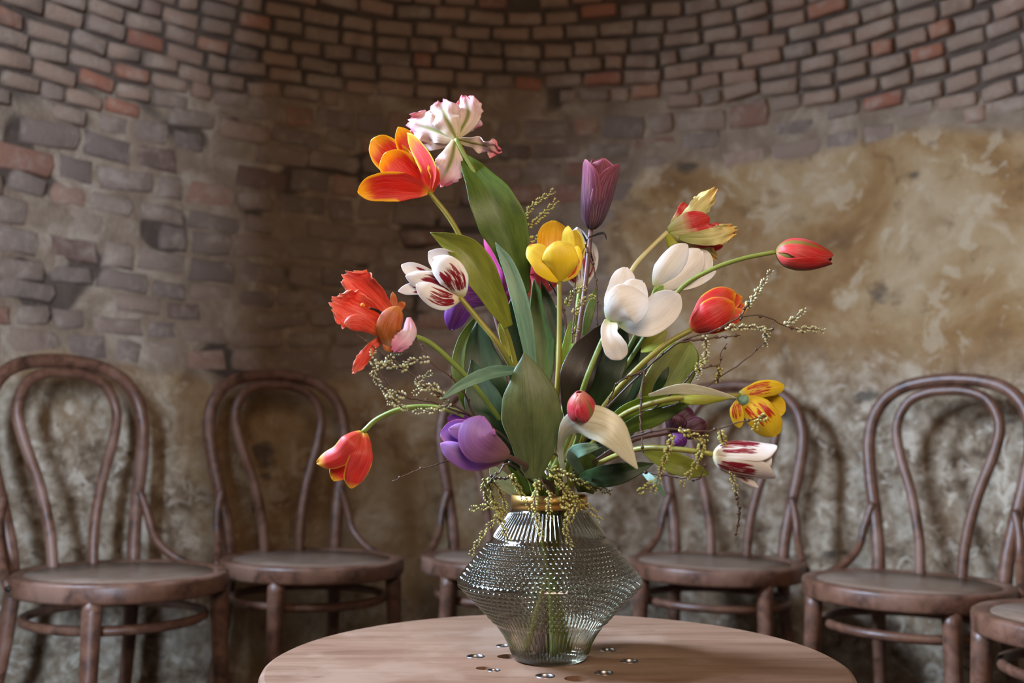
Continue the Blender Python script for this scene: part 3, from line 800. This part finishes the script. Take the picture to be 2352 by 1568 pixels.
# 5 white and red tulip behind the yellow one
d = D(1.2)
made.append(tulip('white and red tulip half hidden behind the yellow tulip',
    d((1332, 665), (1312, 800), (1290, 960)), 'stem', [
    (d((1328, 662), (1330, 600, .02), (1326, 522, .02)), 34, 'petal', 'p_whitered', dict(cup=.3)),
    (d((1334, 664), (1352, 600, -.01), (1345, 548, -.01)), 26, 'petal', 'p_whitered', dict(cup=-.3)),
    (d((1330, 664), (1316, 620, -.015), (1318, 560, -.015)), 26, 'petal', 'p_whitered', dict(cup=-.3)),
    ], [(d((1342, 770, -.02), (1356, 710, -.02), (1372, 655, -.01)), 11, 'blade', 'l_green')]))
# 6 magenta violet tulip behind the left leaves
d = D(1.2)
made.append(tulip('violet and magenta tulip peeping out behind the large left leaves',
    d((1128, 692), (1165, 820), (1212, 980)), 'stem_dark', [
    (d((1150, 705), (1160, 620, .0), (1112, 538, .01)), 26, 'petal', 'p_magenta', dict(cup=-.3)),
    (d((1140, 705), (1185, 660, .0), (1180, 600, .01)), 24, 'petal', 'p_magenta', dict(cup=-.3)),
    (d((1125, 700), (1085, 660, .0), (1046, 596, .01)), 24, 'petal', 'p_violet', dict(cup=.3)),
    (d((1125, 698), (1100, 640, .01), (1078, 600, .02)), 26, 'petal', 'p_violet', dict(cup=.3)),
    (d((1128, 690), (1070, 688, -.02), (1034, 758, -.02)), 36, 'petal', 'p_violet', dict(cup=-.35)),
    ], [(d((1160, 1010, -.08), (1108, 880, -.09), (1096, 735, -.07)), 58, 'leaf', 'l_dark', dict(fold=.2)),
        (d((1090, 970, -.1), (1054, 870, -.11), (1060, 790, -.1), (1096, 722, -.08)), 15, 'blade', 'l_green', dict(fold=.3)),
        (d((1170, 820, -.1), (1155, 770, -.1), (1146, 742, -.1)), 9, 'blade', 'l_yellow')]))
# 7 crimson tulip behind
d = D(1.24)
made.append(tulip('crimson tulip mostly hidden between the tall leaf and the yellow tulip',
    d((1228, 685), (1240, 850), (1255, 1000)), 'stem', [
    (d((1226, 682), (1205, 620), (1206, 535)), 32, 'petal', 'p_crimson', dict(cup=.3)),
    (d((1230, 684), (1245, 630, -.02), (1222, 585, -.02)), 32, 'petal', 'p_crimson', dict(cup=-.3)),
    (d((1230, 684), (1265, 630), (1262, 580)), 26, 'petal', 'p_crimson', dict(cup=-.2)),
    ], [(d((1240, 920, -.1), (1246, 770, -.09), (1226, 640, -.08)), 30, 'blade', 'l_green', dict(fold=.25))]))
# 8 white tulip with crimson flames, left
d = D(1.03)
made.append(tulip('white tulip with crimson flames leaning left above the orange parrot tulip',
    d((1056, 682), (1100, 735), (1150, 798), (1190, 880, .04), (1228, 1020, .09)), 'stem_olive', [
    (d((1050, 678, .01), (985, 640, .02), (922, 608, .018)), 24, 'petal', 'p_whitered', dict(cup=.3)),
    (d((1054, 678, .012), (1040, 618, .025), (985, 576, .02)), 36, 'petal', 'p_whitered', dict(cup=.35, roll=-10)),
    (d((1048, 684, .004), (980, 662, .008), (914, 668, .008)), 17, 'petal', 'p_whitered', dict(cup=-.2)),
    (d((1055, 680, .0), (1000, 650, -.002), (930, 634, -.0)), 26, 'petal', 'p_whitered', dict(cup=-.3)),
    (d((1058, 686), (1015, 684, -.012), (955, 652, -.014)), 30, 'petal', 'p_whitered', dict(cup=-.38, roll=12)),
    (d((1060, 684), (1040, 640, -.018), (992, 590, -.016)), 40, 'petal', 'p_whitered', dict(cup=-.38, roll=-14)),
    ]))
# 9 orange parrot tulip, far left
d = D(0.985)
t = tulip('ragged orange parrot tulip with open petals at the far left',
    d((930, 768, .01), (985, 786, .02), (1045, 838, .03), (1105, 905, .06), (1190, 1020, .11)), 'stem', [
    (d((905, 735, .02), (906, 705, .03), (902, 670, .03)), 9, 'petal', 'p_amber'),
    (d((905, 735, .02), (916, 708, .03), (930, 694, .03)), 10, 'petal', 'p_amber'),
    (d((912, 740, .01), (855, 680, .02), (792, 630, .02)), 46, 'fringe', 'p_orange', dict(cup=.3, ruffle=.15, fringe=.03, roll=-15)),
    (d((905, 758, .0), (835, 725, .01), (758, 692, .0)), 50, 'fringe', 'p_orange', dict(cup=.35, ruffle=.15, fringe=.03, roll=10)),
    (d((880, 770, .0), (832, 742, -.012), (790, 742, -.015)), 22, 'petal', 'p_orange', dict(cup=-.3)),
    (d((898, 800, -.005), (892, 755, -.018), (915, 702, -.015)), 32, 'round', 'p_amber', dict(cup=-.4)),
    (d((940, 728, .0), (938, 765, -.012), (902, 806, -.015)), 24, 'fringe', 'p_pinkwhite', dict(cup=-.3, ruffle=.15, fringe=.02)),
    (d((882, 770, .0), (850, 802, -.005), (810, 858, -.005)), 15, 'fringe', 'p_orange', dict(ruffle=.35, fringe=.02)),
    (d((902, 775, .0), (895, 792, -.006), (888, 806, -.008)), 18, 'petal', 'p_amber', dict(cup=-.2)),
    ], [(d((1195, 850, .06), (1130, 855, .01), (1068, 880, -.01), (1012, 918, -.02)), 15, 'blade', 'l_blue', dict(fold=.3))])
v, f = tube_data(catmull([pix(885, 725, .985), pix(866, 713, .975), pix(848, 707, .97)], 8), [.0018, .0018, .0016, .0015, .0014, .0012, .0012, .0012], 8)
obj('pistil', mesh_from('pistil', v, f), M['l_brown'], t)
v, f = tube_data([pix(838, 703, .965), pix(832, 700, .965), pix(829, 699, .965)], [.0014, .0024, .0012], 8)
obj('stigma', mesh_from('stigma', v, f), M['p_yellowin'], t)
made.append(t)
# 10 nodding coral tulip lower left
d = D(1.02)
made.append(tulip('nodding coral and yellow tulip hanging on a curved stem at the lower left',
    d((834, 992), (868, 962), (928, 938), (1000, 936), (1060, 952), (1130, 1005, .04), (1205, 1085, .09)), 'stem', [
    (d((836, 992, .01), (822, 1045, .02), (792, 1098, .02)), 30, 'petal', 'p_redpink', dict(cup=.3)),
    (d((832, 990, .0), (800, 1050, .0), (764, 1104, .0)), 30, 'petal', 'p_redpink', dict(cup=-.2)),
    (d((838, 992), (836, 1040, -.017), (818, 1085, -.014), (806, 1124, -.008)), 32, 'petal', 'p_redpink', dict(cup=-.4, roll=-10)),
    (d((830, 990), (806, 1012, -.018), (776, 1046, -.015), (724, 1062, -.008)), 31, 'petal', 'p_redpink', dict(cup=-.4, roll=12)),
    ]))
# 11 purple tulip low left of the collar
d = D(0.99)
made.append(tulip('soft purple tulip lying low to the left of the vase collar',
    d((1165, 1046), (1205, 1068, .03), (1242, 1100, .1)), 'stem_dark', [
    (d((1158, 1035, .015), (1090, 985, .03), (1026, 958, .03)), 22, 'petal', 'p_violet', dict(cup=.3)),
    (d((1160, 1040, .01), (1085, 1002, .01), (1012, 996, .01)), 38, 'round', 'p_purple', dict(cup=.35)),
    (d((1162, 1042, .0), (1100, 1000, -.005), (1030, 985, -.005)), 24, 'round', 'p_purple', dict(cup=-.3)),
    (d((1160, 1052), (1085, 1055, -.012), (1010, 1018, -.01)), 30, 'petal', 'p_purple', dict(cup=-.35)),
    (d((1170, 1048), (1120, 1030, -.028), (1092, 1000, -.032), (1108, 952, -.026)), 50, 'petal', 'p_purple', dict(cup=-.22, roll=-8)),
    ], [(d((1195, 1075, .09), (1125, 960, .08), (1082, 825, .1)), 48, 'leaf', 'l_dark', dict(fold=.2)),
        (d((1218, 1150, .12), (1190, 1090, .11), (1160, 1050, .1)), 14, 'blade', 'l_fresh', dict(fold=.3)),
        (d((1205, 1140, .16), (1150, 1100, .15), (1126, 1066, .14)), 18, 'blade', 'l_pale')]))
# 12 pink and green bud facing the viewer
t = tulip('round pink and green tulip bud in the centre beside the broad leaf',
    [(1338, 968, .985), (1325, 1010, 1.02), (1295, 1090, 1.11)], 'stem')
cup_head(pix(1340, 968, .985), pix(1329, 896, .965) - pix(1340, 968, .985), .046, .0165, [(0, 88), (.2, 58), (.4, 14), (.6, -12), (.85, -40), (1, -60)], M['p_budpink'], t, spin=15, jitter=0, prof='round', seed=12)
made.append(t)
# 13 white tulip, wide open
d = D(1.03)
made.append(tulip('large white tulip fully open with one drooping petal right of the centre',
    d((1404, 738), (1372, 808), (1342, 885), (1308, 1000, .07)), 'stem', [
    (d((1405, 735, .01), (1422, 680, .02), (1438, 612, .02)), 34, 'round', 'p_white', dict(cup=-.2)),
    (d((1420, 738, .0), (1490, 728, .01), (1560, 676, .01)), 46, 'round', 'p_white', dict(cup=.25, roll=15)),
    (d((1405, 732, .0), (1446, 690, -.006), (1482, 646, .0)), 42, 'petal', 'p_white', dict(cup=-.3, roll=12)),
    (d((1399, 738), (1432, 706, -.026), (1492, 682, -.02)), 56, 'petal', 'p_white', dict(cup=-.28, roll=(14, -6))),
    (d((1402, 734), (1400, 765, -.010), (1412, 795, -.012), (1426, 824, -.006)), 30, 'spoon', 'p_white', dict(cup=.15, roll=(0, 15))),
    ], [(d((1350, 980, .06), (1390, 860, .05), (1440, 742, .07)), 40, 'leaf', 'l_dark', dict(fold=.2)),
        (d((1335, 1010, .08), (1405, 905, .06), (1475, 765, .08)), 36, 'leaf', 'l_dark', dict(fold=.25)),
        (d((1500, 690, .03), (1512, 670, .02), (1524, 655, .02)), 10, 'blade', 'l_fresh')]))
# 14 white tulip behind
d = D(1.1)
made.append(tulip('slender white tulip pointing up right behind the open white one',
    d((1508, 660), (1465, 760), (1400, 880), (1325, 1020)), 'stem', [
    (d((1530, 668, .0), (1590, 645, .01), (1646, 622, .0)), 18, 'petal', 'p_white', dict(cup=.3)),
    (d((1508, 658, .01), (1580, 630, .015), (1628, 580, .015)), 36, 'round', 'p_white', dict(cup=.3)),
    (d((1506, 658), (1560, 622, -.004), (1612, 572, -.003)), 40, 'round', 'p_white', dict(cup=-.35, roll=-8)),
    (d((1504, 658), (1535, 615, -.012), (1582, 560, -.01)), 34, 'petal', 'p_white', dict(cup=-.4, roll=10)),
    ]))
# 15 cream and scarlet parrot tulip
d = D(1.12)
made.append(tulip('cream and scarlet fringed parrot tulip with green base above the white tulips',
    d((1533, 533), (1492, 572), (1452, 620), (1420, 700), (1380, 830), (1312, 1010)), 'stem_pale', [
    (d((1540, 520, .01), (1562, 495, .02), (1578, 468, .02)), 15, 'fringe', 'p_scarlet', dict(ruffle=.2)),
    (d((1545, 535, .01), (1605, 555, .02), (1662, 556, .02)), 22, 'fringe', 'p_scarlet', dict(ruffle=.2)),
    (d((1536, 538), (1600, 562, .0), (1646, 594, .0)), 20, 'fringe', 'p_cream', dict(ruffle=.35, fringe=.03)),
    (d((1535, 528), (1590, 492, -.004), (1644, 432, -.0)), 26, 'fringe', 'p_cream', dict(ruffle=.35, fringe=.05, cup=-.3)),
    (d((1534, 530), (1585, 515, -.012), (1632, 500, -.01)), 32, 'round', 'p_scarlet', dict(cup=-.4)),
    (d((1538, 538), (1600, 545, -.015), (1690, 528, -.012)), 30, 'fringe', 'p_scarlet', dict(ruffle=.2, fringe=.04, cup=-.3)),
    (d((1560, 545, -.012), (1630, 545, -.022), (1692, 524, -.02)), 24, 'fringe', 'p_cream', dict(ruffle=.3, fringe=.05)),
    (d((1532, 535), (1545, 562, -.005), (1572, 574, -.0)), 14, 'petal', 'l_yellow', dict(cup=-.3)),
    ]))
# 16 red closed bud pointing right
t = tulip('closed red tulip bud with green stripe pointing right at the far right top',
    [(1784, 578, 1.06), (1705, 594, 1.06), (1632, 620, 1.06), (1562, 664, 1.07), (1490, 760, 1.08), (1400, 900, 1.1), (1315, 1040, 1.12)], 'stem', r=.0026)
cup_head(pix(1782, 577, 1.06), pix(1912, 594, 1.05) - pix(1782, 577, 1.06), .070, .0205, [(0, 88), (.13, 58), (.35, 12), (.6, -10), (.85, -26), (1, -30)], M['p_budred'], t, spin=100, jitter=1.5, seed=16)
made.append(t)
# 17 red tulip with yellow rim right
d = D(1.04)
made.append(tulip('closed red tulip with yellow rim leaning right beside the open white tulip',
    d((1588, 757), (1530, 790), (1460, 850), (1390, 930, .03), (1315, 1050, .08)), 'stem_olive', [
    (d((1592, 756, .01), (1660, 728, .02), (1716, 700, .02)), 24, 'petal', 'p_red', dict(cup=.3)),
    (d((1590, 754, .01), (1650, 705, .02), (1706, 682, .015)), 26, 'petal', 'p_red', dict(cup=.3)),
    (d((1592, 758, .0), (1650, 742, .0), (1710, 712, .0)), 24, 'petal', 'p_red', dict(cup=-.2)),
    (d((1588, 752, .0), (1635, 700, -.008), (1690, 668, -.005)), 34, 'round', 'p_red', dict(cup=-.35)),
    (d((1587, 755), (1630, 728, -.02), (1690, 694, -.018)), 42, 'round', 'p_red', dict(cup=-.4)),
    ], [(d((1480, 980, .12), (1525, 890, .11), (1585, 785, .12)), 50, 'round', 'l_olive', dict(fold=.12)),
        (d((1500, 910, .05), (1520, 872, .04), (1536, 842, .04)), 11, 'blade', 'l_dark'),
        (d((1470, 805, .1), (1500, 782, .09), (1532, 758, .09)), 24, 'leaf', 'l_yellow', dict(fold=.25))]))
# 18 yellow and red tulip on the right
d = D(1.0)
made.append(tulip('drooping open yellow tulip with red flames at the right edge of the bouquet',
    d((1700, 908), (1620, 911), (1520, 920, .01), (1420, 960, .05), (1322, 1060, .11)), 'stem_olive', [
    (d((1700, 912), (1755, 925, .01), (1803, 945, .01)), 32, 'round', 'p_yellowred', dict(cup=.2)),
    (d((1698, 905), (1748, 892, -.005), (1804, 884, .0)), 23, 'round', 'p_yellowred', dict(cup=-.35, roll=-15)),
    (d((1696, 914), (1690, 945, -.004), (1698, 984, .0)), 18, 'petal', 'p_yellowred', dict(cup=-.3, roll=20)),
    (d((1700, 912), (1745, 950, -.015), (1788, 1002, -.01)), 40, 'round', 'p_yellowred', dict(cup=-.35)),
    (d((1694, 910), (1704, 916, -.006), (1720, 922, -.008)), 14, 'round', 'l_blue', dict(cup=-.4)),
    ], [(d((1490, 908, .02), (1560, 893, .0), (1630, 903, -.004), (1696, 914, -.004)), 15, 'leaf', 'l_pale', dict(roll=25)),
        (d((1540, 912, .01), (1600, 918, -.006), (1680, 914, -.006)), 13, 'leaf', 'l_yellow', dict(cup=-.3))]))
# 19 white and crimson tulip lower right
t = tulip('white tulip with dark crimson stripes lying low on the right',
    [(1637, 1043, .98), (1560, 1032, .99), (1470, 1030, 1.02), (1380, 1062, 1.07), (1312, 1115, 1.12)], 'stem_olive',
    leaves=[([(1480, 1035, 1.07), (1560, 1068, 1.05), (1628, 1090, 1.05)], 26, 'leaf', 'l_olive', dict(fold=.2)),
            ([(1330, 1095, 1.06), (1400, 1092, 1.0), (1502, 1064, 1.0)], 26, 'leaf', 'l_dark', dict(fold=.2)),
            ([(1474, 1080, 1.02), (1504, 1108, 1.0), (1530, 1142, 1.0)], 9, 'blade', 'l_blue')])
cup_head(pix(1637, 1044, .98), pix(1772, 1062, .968) - pix(1637, 1044, .98), .066, .0205, [(0, 88), (.12, 60), (.3, 18), (.6, 0), (.85, -6), (1, 2)], M['p_whitered'], t, spin=75, jitter=12, seed=19, prof='round')
ribbon('petal', [(1640, 1056, .985), (1700, 1090, .972), (1742, 1120, .97)], 11, 'petal', M['p_whitered'], t, cup=-.3)
made.append(t)
# 20 dark maroon tulip in the shade
d = D(1.13)
made.append(tulip('dark maroon tulip in the shade under the right hand leaves',
    d((1538, 992), (1450, 1012), (1350, 1072)), 'stem_dark', [
    (d((1535, 990), (1565, 960), (1590, 942)), 30, 'round', 'p_maroon', dict(cup=.2)),
    (d((1538, 992), (1585, 985, -.01), (1622, 968, -.01)), 26, 'round', 'p_maroon', dict(cup=-.3)),
    (d((1535, 990), (1550, 970, -.015), (1560, 948, -.015)), 28, 'round', 'p_maroon', dict(cup=-.3)),
    (d((1538, 994), (1558, 1010, -.01), (1572, 1026, -.01)), 20, 'round', 'p_violet', dict(cup=-.3)),
    ], [(d((1375, 1000, -.05), (1450, 945, -.08), (1565, 900, -.09)), 26, 'leaf', 'l_fresh', dict(fold=.3, roll=20)),
        (d((1400, 1000, -.08), (1490, 960, -.1), (1592, 922, -.1)), 22, 'leaf', 'l_green', dict(fold=.3, roll=25)),
        (d((1340, 1010, .08), (1420, 880, .1), (1490, 775, .1)), 52, 'leaf', 'l_dark', dict(fold=.15)),
        (d((1345, 1060, .0), (1400, 1000, .0), (1470, 960, .0)), 45, 'leaf', 'l_dark', dict(fold=.15)),
        (d((1320, 1110, .02), (1350, 1000, .02), (1360, 900, .03)), 45, 'leaf', 'l_dark', dict(fold=.15)),
        (d((1300, 1110, -.06), (1288, 1020, -.12), (1322, 972, -.15), (1400, 985, -.17), (1466, 1078, -.17)), 42, 'fold', 'l_pale', dict(cup=-.2, roll=(30, 10, -25))),
        (d((1335, 1085, -.1), (1315, 1045, -.14), (1345, 1030, -.16), (1385, 1024, -.16)), 16, 'blade', 'l_blue', dict(ruffle=.2)),
        (d((1345, 1130, .0), (1350, 1080, -.05), (1335, 1030, -.07)), 34, 'blade', 'l_green', dict(fold=.2))]))

# ------------------------------------------------------------------ flowering twigs
BUD = None
def bud_mesh():
    bm = bmesh.new(); bmesh.ops.create_icosphere(bm, subdivisions=1, radius=1)
    v = [x.co.copy() for x in bm.verts]; f = [tuple(x.index for x in p.verts) for p in bm.faces]; bm.free(); return v, f
BV, BF = bud_mesh()
def twig(label, branches, sprigs, mat='bud_green', rad=.0012):
    """branches: pixel polylines (px, py, d); sprigs: pixel polylines carrying rows of small buds"""
    b0 = pix(*branches[0][0]); t = empty('flowering_twig', b0); tag(t, label, 'twig', 'flowering twigs among the tulips')
    V, Fc = [], []
    for k, br in enumerate(list(branches) + list(sprigs)):
        isb = k < len(branches); P = [pix(*p) for p in br]
        n = 26 if isb else 18; path = catmull(P, n)
        for i in range(1, n - 1): path[i] = path[i] + Vector([random.uniform(-1, 1) for _ in range(3)]) * .0007
        r = rad * (1.0 if isb else .5)
        v, f = tube_data(path, [r * (1.15 - .75 * i / n) for i in range(n)], 6)
        o = len(V); V += v; Fc += [tuple(i + o for i in q_) for q_ in f]
        if isb:                                    # knobbly little nodes
            for i in range(3, n, 5):
                c = path[i] + Vector([random.uniform(-1, 1) for _ in range(3)]) * r
                o = len(V); V += [c + x * r * 1.7 for x in BV]; Fc += [tuple(i2 + o for i2 in q_) for q_ in BF]
    obj('branch', mesh_from('branch', V, Fc), M['twig'], t)
    if sprigs:
        V, Fc = [], []
        for sp in sprigs:
            P = [pix(*p) for p in sp]; L = sum((P[i + 1] - P[i]).length for i in range(len(P) - 1))
            n = max(6, int(L / .0022)); path = catmull(P, n)
            for i, p in enumerate(path):
                T = (path[min(i + 1, n - 1)] - path[max(i - 1, 0)]).normalized(); Nn = T.orthogonal().normalized()
                for q_ in range(2):
                    a = i * 2.4 + q_ * math.pi + random.uniform(-.4, .4)
                    out = Matrix.Rotation(a, 3, T) @ Nn; ax = (out * .8 + T * .7).normalized()
                    sz = random.uniform(.85, 1.25) * (1.0 - .45 * i / n) * .0023
                    rot = Vector((0, 0, 1)).rotation_difference(ax).to_matrix(); c = p + out * .0020 + ax * sz * .5
                    o = len(V); V += [c + rot @ Vector((x.x * sz * .62, x.y * sz * .62, x.z * sz)) for x in BV]; Fc += [tuple(i2 + o for i2 in f2) for f2 in BF]
        bo = obj('buds', mesh_from('buds', V, Fc), M[mat], t); bo['kind'] = 'stuff'
    made.append(t); return t
d = D(0.98)
twig('dark budded twig reaching left beneath the orange parrot tulip',
     [d((1235, 1090, .13), (1160, 1005, .06), (1105, 968, .03), (1020, 915), (930, 848), (865, 800), (820, 768)),
      d((1105, 968, .03), (1000, 925), (930, 910), (880, 868), (858, 838)),
      d((1090, 955, .04), (1050, 880, .02), (990, 830, .01), (965, 790, .01), (948, 770, .01))],
     [d((935, 848), (880, 838), (858, 862), (890, 905)), d((858, 838), (853, 815), (862, 800)), d((880, 838), (905, 815), (930, 805)),
      d((1010, 905), (960, 880), (990, 855)), d((1035, 925), (1000, 942), (950, 945)), d((890, 905), (915, 930), (935, 940)), d((930, 910), (900, 900), (893, 928)),
      d((985, 825), (950, 828), (930, 835)), d((1020, 912), (990, 885), (950, 905))], 'bud_pale')
d = D(1.1)
twig('bare thin twig sticking out left below the purple tulip', [d((1230, 1110, .03), (1130, 1045, .0), (1040, 1055, -.02), (960, 1080, -.03), (900, 1105, -.04))], [], rad=.0010)
d = D(1.12)
twig('budded twig rising left of the yellow tulip',
     [d((1275, 900), (1300, 760), (1285, 690), (1250, 630), (1210, 570), (1190, 520))],
     [d((1192, 520), (1225, 470), (1272, 438)), d((1215, 520), (1250, 490), (1278, 460)), d((1205, 555), (1235, 545), (1262, 530)), d((1215, 570), (1240, 575), (1250, 550)),
      d((1300, 700), (1320, 670), (1345, 660)), d((1285, 690), (1275, 720), (1262, 730)), d((1300, 770), (1320, 765), (1325, 750))])
twig('thin twig curving upward beside the mauve tulip stem', [d((1300, 900, -.01), (1316, 760, -.02), (1325, 620, -.02), (1352, 545, -.02)), d((1345, 560, -.01), (1368, 640, -.01), (1372, 760, .0))], [d((1318, 720, -.02), (1340, 690, -.02), (1365, 680, -.02))], rad=.0010)
d = D(1.0)
twig('long budded twig arching far right below the red tulip',
     [d((1310, 1060, .12), (1400, 930, .06), (1480, 850, .03), (1560, 785), (1640, 760), (1710, 725), (1760, 728), (1800, 745), (1845, 762)),
      d((1560, 785), (1640, 775), (1700, 770)), d((1480, 850, .03), (1420, 880, .03), (1380, 960, .06)),
      d((1700, 735), (1715, 700), (1725, 690))],
     [d((1715, 705), (1740, 670), (1772, 622)), d((1805, 745), (1828, 730), (1850, 712)), d((1830, 760), (1860, 755), (1892, 760)),
      d((1665, 752), (1700, 752), (1740, 752), (1770, 760)), d((1755, 755), (1760, 775), (1758, 795)), d((1620, 770), (1622, 810), (1612, 840), (1600, 870))], 'bud_pale')
twig('thin looping twig on the right above the yellow and red tulip',
     [d((1330, 1050, .12), (1440, 960, .06), (1560, 925, .01), (1640, 875), (1720, 820), (1765, 775), (1776, 738)),
      d((1500, 940, .03), (1560, 890, .01), (1600, 850), (1650, 838), (1655, 815), (1670, 788)), d((1650, 838), (1652, 860), (1648, 880))],
     [d((1600, 852), (1610, 830), (1625, 825)), d((1655, 845), (1652, 862), (1645, 878))], 'bud_green', .0010)
d = D(0.97)
twig('drooping budded twig with tassels in front of the striped white tulip',
     [d((1320, 1090, .14), (1420, 1020, .05), (1500, 990, .0), (1560, 985), (1625, 990), (1680, 975), (1760, 955)), d((1440, 1080, .06), (1560, 1095, .02), (1605, 1100), (1620, 1060)),
      d((1690, 1130), (1698, 1180), (1690, 1230, .01)), d((1480, 850, .05), (1470, 950, .04), (1478, 1040, .03))],
     [d((1545, 1000), (1525, 1060), (1500, 1130)), d((1500, 1110), (1480, 1122), (1468, 1130)), d((1615, 1010), (1600, 1060), (1566, 1112)), d((1655, 990), (1672, 1060), (1692, 1130)), d((1560, 985), (1590, 1000), (1625, 1005)),
      d((1760, 955), (1740, 965), (1735, 985))])
d = D(1.05)
twig('hanging budded twig spilling over the left of the gold collar',
     [d((1225, 1110, .06), (1170, 1065, .0), (1145, 1085, -.01), (1120, 1110, -.01)), d((1170, 1095), (1150, 1098), (1125, 1095))],
     [d((1120, 1100), (1135, 1150), (1145, 1180), (1110, 1225), (1082, 1272)), d((1125, 1095), (1150, 1130), (1160, 1165), (1155, 1185)), d((1145, 1180), (1155, 1210), (1168, 1240)), d((1140, 1160), (1110, 1165), (1080, 1168)), d((1175, 1090), (1195, 1130), (1225, 1175)), d((1115, 1100), (1112, 1130), (1125, 1155))])
twig('thick hanging budded twig spilling over the front of the gold collar',
     [d((1300, 1060, .05), (1268, 1042), (1245, 1060, -.01), (1238, 1090, -.015), (1262, 1130, -.02), (1285, 1145, -.02))],
     [d((1238, 1095, -.01), (1228, 1150, -.025), (1235, 1200, -.03), (1246, 1238, -.03)), d((1285, 1145, -.02), (1305, 1180, -.03), (1298, 1215, -.03), (1312, 1255, -.035)), d((1270, 1075, -.01), (1320, 1100, -.02), (1360, 1118, -.02), (1402, 1130, -.02)),
      d((1275, 1095, -.01), (1300, 1130, -.02), (1330, 1150, -.02), (1352, 1165, -.02), (1380, 1195, -.02)), d((1262, 1130, -.02), (1260, 1160, -.028), (1262, 1195, -.03)), d((1250, 1060), (1270, 1090, -.01), (1290, 1120, -.02)), d((1285, 1110), (1320, 1140, -.01), (1330, 1170, -.02)), d((1290, 1140, -.02), (1320, 1165, -.03), (1310, 1195, -.03))])

for t in made: settle(t)
bpy.context.view_layer.update()
